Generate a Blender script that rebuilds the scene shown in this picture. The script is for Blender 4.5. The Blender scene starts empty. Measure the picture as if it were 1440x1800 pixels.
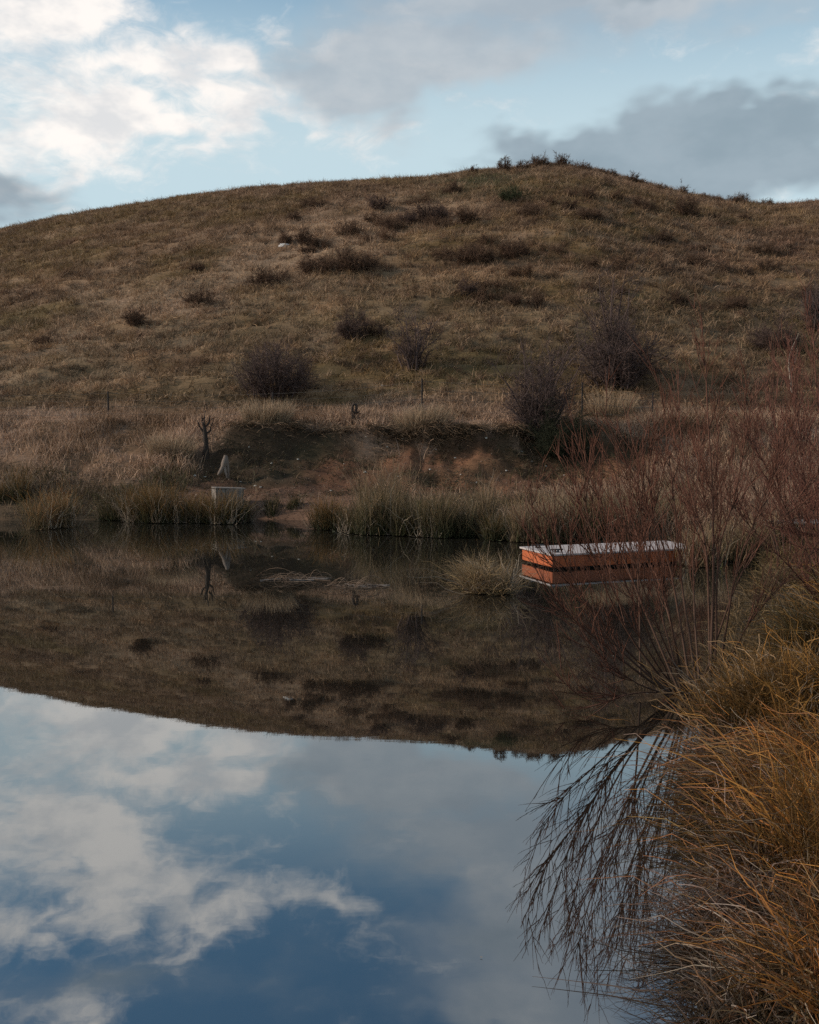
import bpy, math, random
import numpy as np
from mathutils import Vector

# ------------------------------------------------------------------ camera, sky, sun, exposure
sc = bpy.context.scene
COL = sc.collection
CAM_H = 2.5
F = 1800.0                      # focal length in photo pixels (photo 1440 x 1800)
PITCH = math.atan(145 / 1800)   # camera looks a little downwards
cam_d = bpy.data.cameras.new('camera')
cam_d.sensor_fit = 'VERTICAL'; cam_d.sensor_height = 36.0; cam_d.lens = 36.0
cam_d.clip_start = 0.05; cam_d.clip_end = 9000
cam = bpy.data.objects.new('camera', cam_d); COL.objects.link(cam)
cam.location = (0, 0, CAM_H); cam.rotation_euler = (math.pi / 2 - PITCH, 0, 0)
sc.camera = cam
sc.view_settings.view_transform = 'Standard'; sc.view_settings.look = 'None'
sc.view_settings.gamma = 1.0; sc.view_settings.exposure = 0.43
sc.cycles.use_denoising = False; sc.cycles.sample_clamp_direct = 4.0; sc.cycles.sample_clamp_indirect = 2.0; sc.cycles.max_bounces = 5; sc.cycles.diffuse_bounces = 2; sc.cycles.glossy_bounces = 3
sc.cycles.transmission_bounces = 2; sc.cycles.transparent_max_bounces = 4
sc.cycles.caustics_reflective = False; sc.cycles.caustics_refractive = False

SUN_AZ, SUN_EL = -92.0, 24.0    # degrees: azimuth from the view direction (left is negative), elevation
sun_d = bpy.data.lights.new('sun', 'SUN'); sun_d.energy = 2.7; sun_d.angle = math.radians(4)
sun_d.color = (1.0, 0.89, 0.78)
sun = bpy.data.objects.new('sun', sun_d); COL.objects.link(sun)
_a, _e = math.radians(SUN_AZ), math.radians(SUN_EL)
sun.rotation_euler = Vector((math.sin(_a) * math.cos(_e), math.cos(_a) * math.cos(_e), math.sin(_e))).to_track_quat('Z', 'Y').to_euler()


def ang(py):                    # elevation angle (radians) of a photo row
    return math.atan((900 - py) / F) - PITCH


class NT:                       # tiny node helper
    def __init__(s, tree): s.t = tree; s.n = tree.nodes; s.l = tree.links
    def new(s, kind, **kw):
        n = s.n.new(kind)
        for k, v in kw.items(): setattr(n, k, v)
        return n
    def put(s, sock, v):
        if hasattr(v, 'links') or isinstance(v, bpy.types.NodeSocket): s.l.new(v, sock)
        else: sock.default_value = v
    def math(s, op, a, b=0.0, c=None, clamp=False):
        n = s.new('ShaderNodeMath', operation=op); n.use_clamp = clamp
        s.put(n.inputs[0], a); s.put(n.inputs[1], b)
        if c is not None: s.put(n.inputs[2], c)
        return n.outputs[0]
    def vmath(s, op, a, b=None):
        n = s.new('ShaderNodeVectorMath', operation=op); s.put(n.inputs[0], a)
        if b is not None: s.put(n.inputs[1], b)
        return n.outputs[0]
    def mix(s, f, a, b, blend='MIX'):
        n = s.new('ShaderNodeMix', data_type='RGBA', blend_type=blend)
        s.put(n.inputs[0], f); s.put(n.inputs[6], a); s.put(n.inputs[7], b)
        return n.outputs[2]
    def noise(s, vec, scale, detail=4, rough=0.55, out='Fac', dist=0.0):
        n = s.new('ShaderNodeTexNoise'); n.inputs['Scale'].default_value = scale
        n.inputs['Detail'].default_value = detail; n.inputs['Roughness'].default_value = rough
        n.inputs['Distortion'].default_value = dist
        if vec is not None: s.l.new(vec, n.inputs['Vector'])
        return n.outputs[out]
    def smooth(s, v, lo, hi):
        n = s.new('ShaderNodeMapRange', interpolation_type='SMOOTHSTEP')
        s.put(n.inputs[0], v); n.inputs[1].default_value = lo; n.inputs[2].default_value = hi
        return n.outputs[0]


def build_world():
    w = bpy.data.worlds.new('World'); sc.world = w; w.use_nodes = True
    w.cycles.sampling_method = 'MANUAL'; w.cycles.sample_map_resolution = 512
    t = NT(w.node_tree); w.node_tree.nodes.clear()
    out = t.new('ShaderNodeOutputWorld'); bg = t.new('ShaderNodeBackground')
    t.l.new(bg.outputs[0], out.inputs[0]); bg.inputs[1].default_value = 0.1
    sky = t.new('ShaderNodeTexSky', sky_type='NISHITA'); sky.sun_disc = False
    sky.sun_elevation = math.radians(SUN_EL); sky.sun_rotation = math.radians(SUN_AZ)
    sky.air_density = 1.0; sky.dust_density = 0.6; sky.ozone_density = 2.0
    tc = t.new('ShaderNodeTexCoord'); d = tc.outputs['Generated']
    sep = t.new('ShaderNodeSeparateXYZ'); t.l.new(d, sep.inputs[0])
    az = t.math('ARCTAN2', sep.outputs[0], sep.outputs[1])
    el = t.math('ARCSINE', sep.outputs[2])
    # 3-D noise coordinates (no seam), flattened so that clouds lie in level streaks
    m = t.new('ShaderNodeMapping'); t.l.new(d, m.inputs[0]); m.inputs['Scale'].default_value = (1.0, 1.0, 1.9)
    nv = m.outputs[0]
    warp = t.noise(nv, 9.0, 3, 0.6, 'Color')
    warp = t.vmath('SUBTRACT', warp, (0.5, 0.5, 0.5))
    cmb = t.new('ShaderNodeCombineXYZ'); t.l.new(az, cmb.inputs[0]); t.l.new(el, cmb.inputs[1])
    sc_w = t.new('ShaderNodeVectorMath', operation='SCALE'); t.l.new(warp, sc_w.inputs[0]); sc_w.inputs['Scale'].default_value = 0.11
    ae = t.vmath('ADD', cmb.outputs[0], sc_w.outputs[0])

    def layer(blobs, base):
        tot = base
        for (kind, px, py, rx, ry, rot, wt) in blobs:
            e = ang(py) if kind == 'd' else -ang(py)
            a = math.atan((px - 720) / F / math.cos(math.atan(abs(900 - py) / F)) / 1.0) if kind == 'd' else math.atan((px - 720) / math.hypot(F, py - 900))
            mp = t.new('ShaderNodeMapping', vector_type='TEXTURE'); t.l.new(ae, mp.inputs[0])
            mp.inputs['Location'].default_value = (a, e, 0)
            mp.inputs['Rotation'].default_value = (0, 0, math.radians(rot if kind == 'd' else -rot))
            mp.inputs['Scale'].default_value = (1.5 * rx / F, 1.5 * ry / F, 1)
            g = t.new('ShaderNodeTexGradient', gradient_type='QUADRATIC_SPHERE'); t.l.new(mp.outputs[0], g.inputs[0])
            tot = t.math('MULTIPLY_ADD', g.outputs['Fac'], wt * 1.7, tot)
        return tot
    # rot: degrees anticlockwise as seen in the sky; 'd' = seen directly, 'r' = known from its mirror image
    bright = [('d', 150, 245, 330, 90, 6, .75), ('d', 330, 238, 250, 34, 4, .85), ('d', 450, 184, 160, 30, -14, .75),
              ('d', 380, 110, 120, 60, -35, .55), ('d', 190, 60, 190, 110, 20, .62), ('d', 90, 345, 170, 45, 10, .7),
              ('d', 1425, 130, 120, 55, 25, .95), ('d', 30, 30, 120, 60, 0, .5),
              ('r', 130, 1450, 280, 75, -22, .85), ('r', 430, 1355, 150, 36, 30, .85), ('r', 340, 1620, 130, 60, 35, .75), ('r', 180, 1560, 200, 60, 10, .5),
              ('r', 590, 1580, 100, 30, 8, .6), ('r', 40, 1740, 170, 70, 0, .85), ('r', 230, 1335, 170, 45, -10, .6), ('r', 600, 1400, 110, 40, 0, .5), ('r', 20, 1540, 170, 60, 0, .75)]
    grey = [('d', 700, 105, 300, 125, 0, 1.3), ('d', 620, 150, 210, 50, 0, .7), ('d', 880, 110, 180, 70, 0, .5), ('d', 1090, 0, 380, 34, 0, .8), ('d', 1300, 60, 200, 40, 0, .3),
            ('r', 860, 1490, 260, 60, 0, .7), ('r', 960, 1640, 380, 150, 10, 1.15), ('r', 1150, 1500, 260, 150, 0, .9),
            ('r', 90, 1700, 240, 100, 0, .6), ('r', 1000, 1780, 300, 80, 0, .8), ('r', 420, 1720, 160, 60, 0, .3)]
    dark = [('d', 960, 262, 170, 40, 0, .8), ('d', 1130, 270, 340, 70, 0, 1.1), ('d', 1270, 220, 190, 50, 0, .9), ('d', 0, 375, 200, 95, 0, 1.4), ('d', 1230, 340, 360, 70, 0, 1.1), ('d', 1100, 0, 240, 22, 0, .6),
            ('r', 950, 1640, 300, 90, 10, .45), ('r', 150, 1690, 200, 60, 0, .4)]
    wv = t.new('ShaderNodeVectorMath', operation='SCALE'); t.l.new(warp, wv.inputs[0]); wv.inputs['Scale'].default_value = 0.10
    nw = t.vmath('ADD', nv, wv.outputs[0])
    n1 = t.math('MULTIPLY_ADD', t.noise(nw, 12.0, 9, 0.64), 3.8, -1.9)
    n2 = t.math('MULTIPLY_ADD', t.noise(nw, 6.0, 7, 0.52), 1.9, -0.95)
    lone = t.math('MULTIPLY', t.smooth(t.math('ABSOLUTE', az), 0.5, 0.8), 0.32)      # the rest of the sky is half covered
    b = t.math('ADD', t.math('ADD', layer(bright, -0.42), lone), n1)
    g = t.math('ADD', t.math('ADD', layer(grey, -0.42), lone), n2)
    n3 = t.math('MULTIPLY_ADD', t.noise(nw, 8.5, 7, 0.55), 1.5, -0.75)
    k = t.math('ADD', t.math('ADD', layer(dark, -0.55), lone), n3)
    mk = t.math('MULTIPLY', t.smooth(k, -0.30, 0.75), 0.88)
    mb = t.math('MULTIPLY', t.smooth(b, -0.36, 0.95), 0.95)
    mg = t.math('MULTIPLY', t.smooth(g, -0.32, 0.95), 0.84)
    # blue, paler towards the skyline
    veil = t.math('MULTIPLY', t.smooth(el, 0.48, 0.25), 0.93)
    base = t.mix(1.0, sky.outputs[0], (0.72, 1.0, 1.0, 1), 'MULTIPLY')
    c = t.mix(veil, base, (4.3, 5.4, 5.85, 1))
    gt = t.smooth(t.noise(nv, 11.0, 5, 0.55), 0.35, 0.68)
    gcol = t.mix(gt, (3.1, 3.5, 3.9, 1), (3.95, 4.2, 4.45, 1))
    bt = t.smooth(t.noise(nv, 17.0, 4, 0.6), 0.3, 0.62)
    bcol = t.mix(bt, (5.7, 5.7, 5.75, 1), (7.8, 7.35, 6.95, 1))
    c = t.mix(mb, c, bcol)
    c = t.mix(mg, c, gcol)
    c = t.mix(mk, c, t.mix(gt, (1.9, 2.45, 2.9, 1), (2.4, 2.95, 3.4, 1)))
    t.l.new(c, bg.inputs[0])


build_world()

# ------------------------------------------------------------------ noise and terrain
def _hash(ix, iy, seed):
    h = (ix.astype(np.int64) * 374761393 + iy.astype(np.int64) * 668265263 + seed * 974634541) & 0xffffffff
    h = ((h ^ (h >> 13)) * 1274126177) & 0xffffffff
    return ((h ^ (h >> 16)) & 0xffff) / 32767.5 - 1.0


def vnoise(x, y, seed=0):
    x = np.asarray(x, float); y = np.asarray(y, float)
    ix, iy = np.floor(x), np.floor(y); fx, fy = x - ix, y - iy
    fx = fx * fx * (3 - 2 * fx); fy = fy * fy * (3 - 2 * fy)
    a = _hash(ix, iy, seed); b = _hash(ix + 1, iy, seed); c = _hash(ix, iy + 1, seed); d = _hash(ix + 1, iy + 1, seed)
    return (a * (1 - fx) + b * fx) * (1 - fy) + (c * (1 - fx) + d * fx) * fy


def fbm(x, y, seed=0, octv=4, gain=0.5):
    s = 0; a = 1.0; tot = 0
    for i in range(octv):
        s = s + a * vnoise(x * 2 ** i + 17.3 * i, y * 2 ** i - 9.1 * i, seed + i); tot += a; a *= gain
    return s / tot


def lerp(a, b, t): return a + (b - a) * t


def sstep(lo, hi, v):
    t = np.clip((v - lo) / (hi - lo), 0, 1); return t * t * (3 - 2 * t)


def ray(px, py):                # photo pixel -> (X/Y, (Z-h)/Y) slopes
    xr = (px - 720) / F; yr = (900 - py) / F
    k = math.cos(PITCH) + yr * math.sin(PITCH)
    return xr / k, (-math.sin(PITCH) + yr * math.cos(PITCH)) / k


def at(px, py, D):              # pixel at depth D
    u, s = ray(px, py); return np.array((u * D, D, CAM_H + s * D))


def W(px, py):                  # pixel on the water surface
    u, s = ray(px, py); D = -CAM_H / s; return (u * D, D)


SHORE = [(-60, 30), (-34, 27.5)] + [W(*p) for p in ((-300, 915), (0, 915), (150, 914), (300, 914), (440, 912), (545, 915),
        (600, 930), (750, 938), (900, 945), (1000, 950), (1100, 953), (1200, 956), (1290, 960), (1330, 975), (1335, 1000), (1318, 1035),
        (1285, 1080), (1262, 1120), (1248, 1160), (1240, 1200), (1236, 1260), (1240, 1330), (1240, 1420), (1235, 1520), (1235, 1650), (1250, 1800))] + \
        [(0.95, 2.9), (0.0, 2.3), (-2, 2.1), (-6, 1.6), (-14, 2), (-30, 5), (-60, 12)]
SHORE = np.array(SHORE)


def shore_sd(x, y):             # signed distance to the shoreline, positive on land
    x = np.asarray(x, float).ravel(); y = np.asarray(y, float).ravel()
    best = np.full(x.shape, 1e18); inside = np.zeros(x.shape, bool)
    n = len(SHORE)
    for i in range(n):
        ax, ay = SHORE[i]; bx, by = SHORE[(i + 1) % n]
        dx, dy = bx - ax, by - ay
        t = np.clip(((x - ax) * dx + (y - ay) * dy) / (dx * dx + dy * dy), 0, 1)
        best = np.minimum(best, (x - ax - t * dx) ** 2 + (y - ay - t * dy) ** 2)
        cr = (ay > y) != (by > y)
        xi = ax + (y - ay) * dx / (dy if abs(dy) > 1e-12 else 1e-12)
        inside ^= cr & (x < xi)
    return np.where(inside, -1, 1) * np.sqrt(best)


SIL = [(-1500, 560), (-800, 520), (-300, 462), (0, 411), (100, 386), (200, 370), (300, 352), (400, 340), (500, 330), (600, 323), (700, 319), (800, 311),
       (900, 303), (950, 297), (1000, 296), (1050, 303), (1100, 317), (1150, 329), (1200, 341), (1250, 350), (1300, 358), (1340, 363), (1380, 361),
       (1440, 356), (1700, 345), (2400, 420), (3500, 520)]
SIL_U = np.array([ray(a, b)[0] for a, b in SIL]); SIL_S = np.array([ray(a, b)[1] for a, b in SIL])
PROF_D = np.array([0, 24, 25.5, 28, 30.0, 31.2, 32.3, 32.95, 34.3, 36.5])
PROF_Z = np.array([.2, .2, .25, .42, .72, 1.12, 1.62, 2.50, 2.80, 2.9])


def terrain(x, y, detail=True):
    shp = np.shape(x)
    x = np.asarray(x, float).ravel(); y = np.asarray(y, float).ravel()
    sd = shore_sd(x, y)
    wob = 0.9 * fbm(x / 5.0, y * 0 + 3.3, 5, 3) + .25 * vnoise(x / .8, y / 3, 8)
    D = y + wob * np.exp(-((y - 32.5) / 4.0) ** 2)
    u = x / np.maximum(y, 12.0)
    sc_ = np.interp(u, SIL_U, SIL_S)
    Dc = np.interp(u, [-.5, -.4, 0.1, .5], [80, 78, 73, 72])
    cutness = sstep(-7.6, -5.2, x) * (1 - sstep(5.5, 9, x)) * np.clip(.85 + .7 * fbm(x / 1.6, y * 0 + 7.7, 15, 2), .15, 1)
    soft = np.interp(D, [0, 24, 25.5, 28, 30, 33.2, 34.6, 36.5], [.2, .2, .25, .42, .70, 2.1, 2.75, 2.9])
    low = lerp(soft, np.interp(D, PROF_D, PROF_Z), cutness)
    low = low + .22 * fbm(x / 2.4, y * 0 + 1.7, 16, 2) * np.exp(-((D - 33.6) / 1.3) ** 2)
    D0 = 36.5; s0 = (2.9 - CAM_H) / D0
    t = np.maximum((y - D0) / (Dc - D0), 0)
    q = np.where(t < 1.9, 1 - (1 - t) ** 2, 0.19)
    hill = CAM_H + (s0 + (sc_ - s0) * q) * np.minimum(y, Dc + .9 * (Dc - D0))
    far = np.where(y > D0, hill, low)
    far = far * (1 - sstep(110, 260, y))
    far = far * (1 - np.exp(-np.maximum(sd, 0) / .5))
    near = .42 * (1 - np.exp(-np.maximum(sd, 0) / .45)) + .05 * np.clip(sd, 0, 14)
    k = sstep(22.5, 27, y)
    z = near * (1 - k) + far * k
    if detail:
        hk = sstep(33, 40, y) * (1 - sstep(100, 150, y))
        z = z + hk * (.30 * fbm(x / 7, y / 5, 21, 3) + .10 * fbm(x / 1.5, y / 1.0, 31, 2))
        # sheep tracks: little terraces that follow the contours
        tr = tracks(x, y)
        z = z + hk * .20 * tr * (1.15 - np.clip(t, 0, 1) * .7)
        z = z + (1 - hk) * sstep(0, 1.0, sd) * (.05 * fbm(x / .6, y / .6, 51, 3) + .08 * fbm(x / 2.3, y / 2.3, 52, 2))
        cut = np.exp(-((y - 31.8) / 1.8) ** 2)
        z = z + cut * (.20 * fbm(x / .9, y / .6, 61, 3) + .16 * fbm(x / .33, y / .3, 62, 2))
        z = np.where(sd > 0, np.maximum(z, .015 + .05 * np.minimum(sd, 1)), z)
    bed = -.03 - 1.3 * (1 - np.exp(-np.maximum(-sd, 0) / 1.2))
    z = np.where(sd <= 0, bed, z)
    return z.reshape(shp)


def hit(px, py, lo=3.0, hi=110.0):     # first meeting of a pixel's ray with the terrain
    u, s = ray(px, py)
    D = np.arange(lo, hi, .04)
    z = terrain(u * D, D); r = CAM_H + s * D
    i = np.argmax(r <= np.maximum(z, 0))
    d = D[i]
    return np.array((u * d, d, max(float(z[i]), 0.0)))


def zt(x, y): return float(terrain(np.array([x]), np.array([y]))[0])




C_OLIVE = np.array((.172, .106, .046)); C_BROWN = np.array((.182, .106, .058)); C_STRAW = np.array((.35, .225, .140))
C_RED = np.array((.160, .086, .053)); C_GREEN = np.array((.105, .092, .044)); C_SOIL = np.array((.125, .060, .034))
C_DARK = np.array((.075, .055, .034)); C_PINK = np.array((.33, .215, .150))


def px_of(x, y, z):             # for colouring regions of the hill: photo coordinates of a point
    y = np.maximum(y, 1.0); u = x / y; s = (z - CAM_H) / y
    a = np.arctan(s) + PITCH
    yr = np.tan(a); k = math.cos(PITCH) + yr * math.sin(PITCH)
    return 720 + F * u * k, 900 - F * yr


def tracks(x, y):
    return vnoise(x / 3.0 + .7 * vnoise(x / 1.3, y / .9, 41), y / .62 + .9 * vnoise(x / 5, y / 4, 43) + .3 * vnoise(x / 1.1, y / 2, 44), 42)


def soil_mask(x, y):
    w = fbm(x / 1.6, y / 1.2, 71, 3)
    a = sstep(28.6, 29.8, y + 1.3 * w) * (1 - sstep(32.6, 33.7, y + 1.6 * w + .5 * fbm(x / .5, y / .5, 72, 2))) * sstep(-6.9, -6.1, x + .6 * w) * (1 - sstep(6.3, 8.5, x + 1.5 * w))
    b = sstep(26.0, 26.6, y + .4 * w) * (1 - sstep(30.6, 31.4, y)) * sstep(-4.9, -4.4, x + .3 * w) * (1 - sstep(-1.8, -.4, x + .8 * w))
    return np.maximum(a, b)


def ground_col(x, y):
    x = np.asarray(x, float); y = np.asarray(y, float)
    n1 = fbm(x / 6, y / 4.5, 81, 4); n2 = fbm(x / 1.7, y / 1.3, 82, 3); n3 = fbm(x / 11, y / 9, 83, 3)
    c = lerp(C_OLIVE, C_BROWN, sstep(-.25, .3, n1 + .4 * n2)[..., None])
    rt = sstep(-2, 16, x) * sstep(44, 52, y)
    c = lerp(c, C_RED, (sstep(-.1, .45, n3 + .3 * n2) * (.35 + .6 * rt))[..., None])
    # the pale swathe of standing dry grass that climbs the left of the hill
    sw = np.exp(-((y - (50 + (x + 12) * .85)) / 5.5) ** 2) * sstep(-24, -14, x) * (1 - sstep(-2, 6, x))
    c = lerp(c, C_STRAW, np.clip(sw * sstep(-.3, .35, n1 + .7 * n2) * 1.25 + sstep(.22, .55, n2 + .5 * n1) * .45, 0, 1)[..., None])
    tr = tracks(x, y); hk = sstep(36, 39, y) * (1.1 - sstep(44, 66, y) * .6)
    c = lerp(c, C_STRAW * np.array((1, .95, .82)), (np.clip(sstep(.15, .6, tr) * .55 * hk, 0, 1))[..., None])  # lit terrace lips painted pale; the grass there is drier too
    c = lerp(c, C_BROWN * .5, (np.clip(sstep(.2, .65, -tr) * .6 * hk, 0, 1))[..., None])  # hollows between terraces darkened in colour so the relief reads
    c = lerp(c, np.array((.085, .050, .034)), (sstep(.18, .48, fbm(x / 2.2, y / 1.5, 87, 3)) * sstep(37, 40, y) * (.30 + .45 * rt))[..., None])
    c = lerp(c, C_STRAW, (sstep(.25, .55, fbm(x / 3.0, y / 1.7, 88, 3)) * sstep(37, 40, y) * .5)[..., None])
    gr = np.exp(-(((x - 4.5) / 4) ** 2 + ((y - 67) / 4.5) ** 2))
    c = lerp(c, C_GREEN, np.clip(gr * 1.1 * sstep(-.5, .2, n2), 0, .9)[..., None])
    c = lerp(c, C_GREEN, (sstep(.2, .5, -n3 + .5 * n2) * .3 * (1 - sstep(45, 60, y)))[..., None])
    # the strip of dry grass round the pond
    bk = sstep(28, 31, y) * (1 - sstep(36, 38.5, y + 1.0 * n1))
    c = lerp(c, lerp(C_BROWN, C_PINK, sstep(-.4, .4, n2)[..., None]), bk[..., None])
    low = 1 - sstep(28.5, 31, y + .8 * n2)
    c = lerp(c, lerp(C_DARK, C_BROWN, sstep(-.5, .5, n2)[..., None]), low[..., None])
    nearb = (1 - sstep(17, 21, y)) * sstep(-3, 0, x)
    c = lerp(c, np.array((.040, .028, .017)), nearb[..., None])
    sm = soil_mask(x, y)
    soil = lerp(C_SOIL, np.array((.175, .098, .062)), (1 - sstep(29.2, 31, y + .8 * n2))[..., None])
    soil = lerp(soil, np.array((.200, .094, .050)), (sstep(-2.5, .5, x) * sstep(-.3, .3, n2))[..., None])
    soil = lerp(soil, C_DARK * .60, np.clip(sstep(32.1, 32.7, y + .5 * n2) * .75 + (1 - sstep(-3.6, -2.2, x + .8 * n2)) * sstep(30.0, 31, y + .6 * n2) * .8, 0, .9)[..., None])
    soil = soil * (1 + .45 * fbm(x / .35, y / .3, 86, 3))[..., None]
    soil = lerp(soil, np.array((.048, .048, .024)), (sstep(.05, .4, fbm(x / 1.1, y / .9, 85, 3)) * sstep(29.5, 31, y) * .30)[..., None])
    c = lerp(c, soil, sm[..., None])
    return c

# ------------------------------------------------------------------ mesh builders
RNG = np.random.default_rng(7)


def mat_attr(name, rough=.75, trans=0.0, noise_scale=40, noise_amt=.25, bump=0.0, spec=.25):
    m = bpy.data.materials.new(name); m.use_nodes = True; t = NT(m.node_tree); t.n.clear()
    out = t.new('ShaderNodeOutputMaterial')
    at_ = t.new('ShaderNodeAttribute', attribute_name='col')
    tc = t.new('ShaderNodeTexCoord')
    n = t.noise(tc.outputs['Object'], noise_scale, 3, .6)
    f = t.math('MULTIPLY_ADD', n, 2 * noise_amt, 1 - noise_amt)
    cc = t.new('ShaderNodeCombineXYZ')
    for i in range(3): t.l.new(f, cc.inputs[i])
    c = t.mix(1.0, at_.outputs['Color'], cc.outputs[0], 'MULTIPLY')
    p = t.new('ShaderNodeBsdfPrincipled'); t.l.new(c, p.inputs['Base Color'])
    p.inputs['Roughness'].default_value = rough; p.inputs['Specular IOR Level'].default_value = spec
    if bump:
        b = t.new('ShaderNodeBump'); b.inputs['Strength'].default_value = bump; b.inputs['Distance'].default_value = .03
        t.l.new(n, b.inputs['Height']); t.l.new(b.outputs[0], p.inputs['Normal'])
    sh = p.outputs[0]
    if trans:
        tr = t.new('ShaderNodeBsdfTranslucent'); t.l.new(c, tr.inputs[0])
        mx = t.new('ShaderNodeMixShader'); mx.inputs[0].default_value = trans
        t.l.new(sh, mx.inputs[1]); t.l.new(tr.outputs[0], mx.inputs[2]); sh = mx.outputs[0]
    t.l.new(sh, out.inputs[0])
    return m


M_GROUND = mat_attr('ground_soil_and_turf', .9, 0, 9, .38, .6, .1)
M_GRASS = mat_attr('dry_grass_blade', .7, .22, 30, .18, 0, .2)
M_BARK = mat_attr('bare_bark', .9, 0, 60, .3, 0, .0)
M_WOODY = mat_attr('weathered_wood', .85, 0, 22, .35, .5, .15)
M_STONE = mat_attr('pale_stone', .85, 0, 25, .25, .5, .2)


def raw_mesh(name, V, Fq, col, mat, parent=None, smooth=True):
    me = bpy.data.meshes.new(name)
    V = np.ascontiguousarray(V, dtype=np.float32); Fq = np.ascontiguousarray(Fq, dtype=np.int32)
    k = Fq.shape[1]
    me.vertices.add(len(V)); me.vertices.foreach_set('co', V.ravel())
    me.loops.add(Fq.size); me.loops.foreach_set('vertex_index', Fq.ravel())
    me.polygons.add(len(Fq)); me.polygons.foreach_set('loop_start', np.arange(0, Fq.size, k, dtype=np.int32))
    if smooth: me.polygons.foreach_set('use_smooth', np.ones(len(Fq), bool))
    me.update(calc_edges=True)
    if col is not None:
        a = me.attributes.new('col', 'FLOAT_COLOR', 'POINT')
        c = np.ones((len(V), 4), np.float32); c[:, :3] = col
        a.data.foreach_set('color', c.ravel())
    me.materials.append(mat)
    o = bpy.data.objects.new(name, me); COL.objects.link(o)
    if parent is not None: o.parent = parent
    return o


def tag(o, label=None, cat=None, group=None, kind=None):
    if label: o['label'] = label
    if cat: o['category'] = cat
    if group: o['group'] = group
    if kind: o['kind'] = kind
    return o


def empty(name, loc, label, cat, group=None, rz=0):
    o = bpy.data.objects.new(name, None); o.empty_display_size = .2; COL.objects.link(o)
    o.location = loc; o.rotation_euler = (0, 0, rz)
    return tag(o, label, cat, group)


def strands(P, R, sides, ca, cb, rng=RNG, cexp=1.0):
    """P (n,k,3) centre lines, R (n,k) radii, colours ca (root) to cb (tip); sides=2 gives a flat blade."""
    n, k, _ = P.shape
    T = np.gradient(P, axis=1); T /= np.linalg.norm(T, axis=2, keepdims=True) + 1e-9
    ref = rng.normal(size=(n, 1, 3)); ref[..., 2] *= .25
    A = np.cross(T, ref); A /= np.linalg.norm(A, axis=2, keepdims=True) + 1e-9
    if sides == 2:
        V = np.stack((P - A * R[..., None], P + A * R[..., None]), axis=2)
    else:
        B = np.cross(T, A); th = np.arange(sides) * 2 * math.pi / sides
        V = P[:, :, None] + R[..., None, None] * (A[:, :, None] * np.cos(th)[None, None, :, None] + B[:, :, None] * np.sin(th)[None, None, :, None])
    idx = np.arange(n * k * sides).reshape(n, k, sides)
    if sides == 2:
        Fq = np.stack((idx[:, :-1, 0], idx[:, :-1, 1], idx[:, 1:, 1], idx[:, 1:, 0]), -1).reshape(-1, 4)
    else:
        a = idx[:, :-1]; b = idx[:, 1:]
        Fq = np.stack((a, np.roll(a, -1, 2), np.roll(b, -1, 2), b), -1).reshape(-1, 4)
    t = np.linspace(0, 1, k)[None, :, None, None] ** cexp
    ca = np.broadcast_to(ca, (n, 3)); cb = np.broadcast_to(cb, (n, 3))
    C = np.broadcast_to(ca[:, None, None] * (1 - t) + cb[:, None, None] * t, (n, k, sides, 3))
    return V.reshape(-1, 3), Fq, C.reshape(-1, 3)


def join(parts):
    Vs, Fs, Cs = [], [], []; off = 0
    for v, f, c in parts:
        Vs.append(v); Fs.append(f + off); Cs.append(c); off += len(v)
    return np.concatenate(Vs), np.concatenate(Fs), np.concatenate(Cs)


def blade_lines(pos, L, az, lean, droop, k, kink=0.0, rng=RNG):
    n = len(pos); t = np.linspace(0, 1, k)[None, :]
    L = L[:, None]; lean = lean[:, None]; droop = droop[:, None]
    h = L * (lean * t + droop * .75 * t ** 2.2)
    v = L * (np.sqrt(np.maximum(1 - lean ** 2, .05)) * t - droop * .62 * t ** 2.6)
    w = rng.normal(size=(n, 1)) * .10 * L * t ** 2
    ca, sa = np.cos(az)[:, None], np.sin(az)[:, None]
    P = np.stack((pos[:, 0:1] + ca * h - sa * w, pos[:, 1:2] + sa * h + ca * w, pos[:, 2:3] + v), -1)
    if kink:
        P[:, 1:] += np.cumsum(rng.normal(size=(n, k - 1, 3)) * kink * L[..., None] / k, axis=1)
    return P


def taper(n, k, w, rng=RNG):
    t = np.linspace(0, 1, k)[None, :]
    return np.asarray(w).reshape(-1, 1) * (1 - .85 * t ** 1.6) * np.ones((n, 1))

# ------------------------------------------------------------------ ground sheet and water
def axis(parts):
    out = []
    for a, b, s in parts: out.append(np.arange(a, b, s))
    return np.concatenate(out)


gx = axis([(-6000, -600, 600), (-600, -120, 60), (-120, -44, 8), (-44, -26, .8), (-26, 0, .22), (0, 5, .09), (5, 27, .22), (27, 45, .9), (45, 120, 8), (120, 600, 60), (600, 6001, 600)])
gy = axis([(-600, -60, 90), (-60, -6, 6), (-6, 2, .7), (2, 12, .10), (12, 26, .2), (26, 37, .13), (37, 62, .15), (62, 80, .25), (80, 130, 2.0), (130, 300, 15), (300, 6001, 600)])
GX, GY = np.meshgrid(gx, gy)
GZ = terrain(GX, GY)
nV = np.stack((GX.ravel(), GY.ravel(), GZ.ravel()), -1)
ii = np.arange(nV.shape[0]).reshape(GX.shape)
gF = np.stack((ii[:-1, :-1], ii[:-1, 1:], ii[1:, 1:], ii[1:, :-1]), -1).reshape(-1, 4)
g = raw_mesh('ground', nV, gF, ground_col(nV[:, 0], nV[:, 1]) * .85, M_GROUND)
tag(g, 'brown grassy hillside and earth bank rising behind the pond', 'ground', kind='structure')


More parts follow.
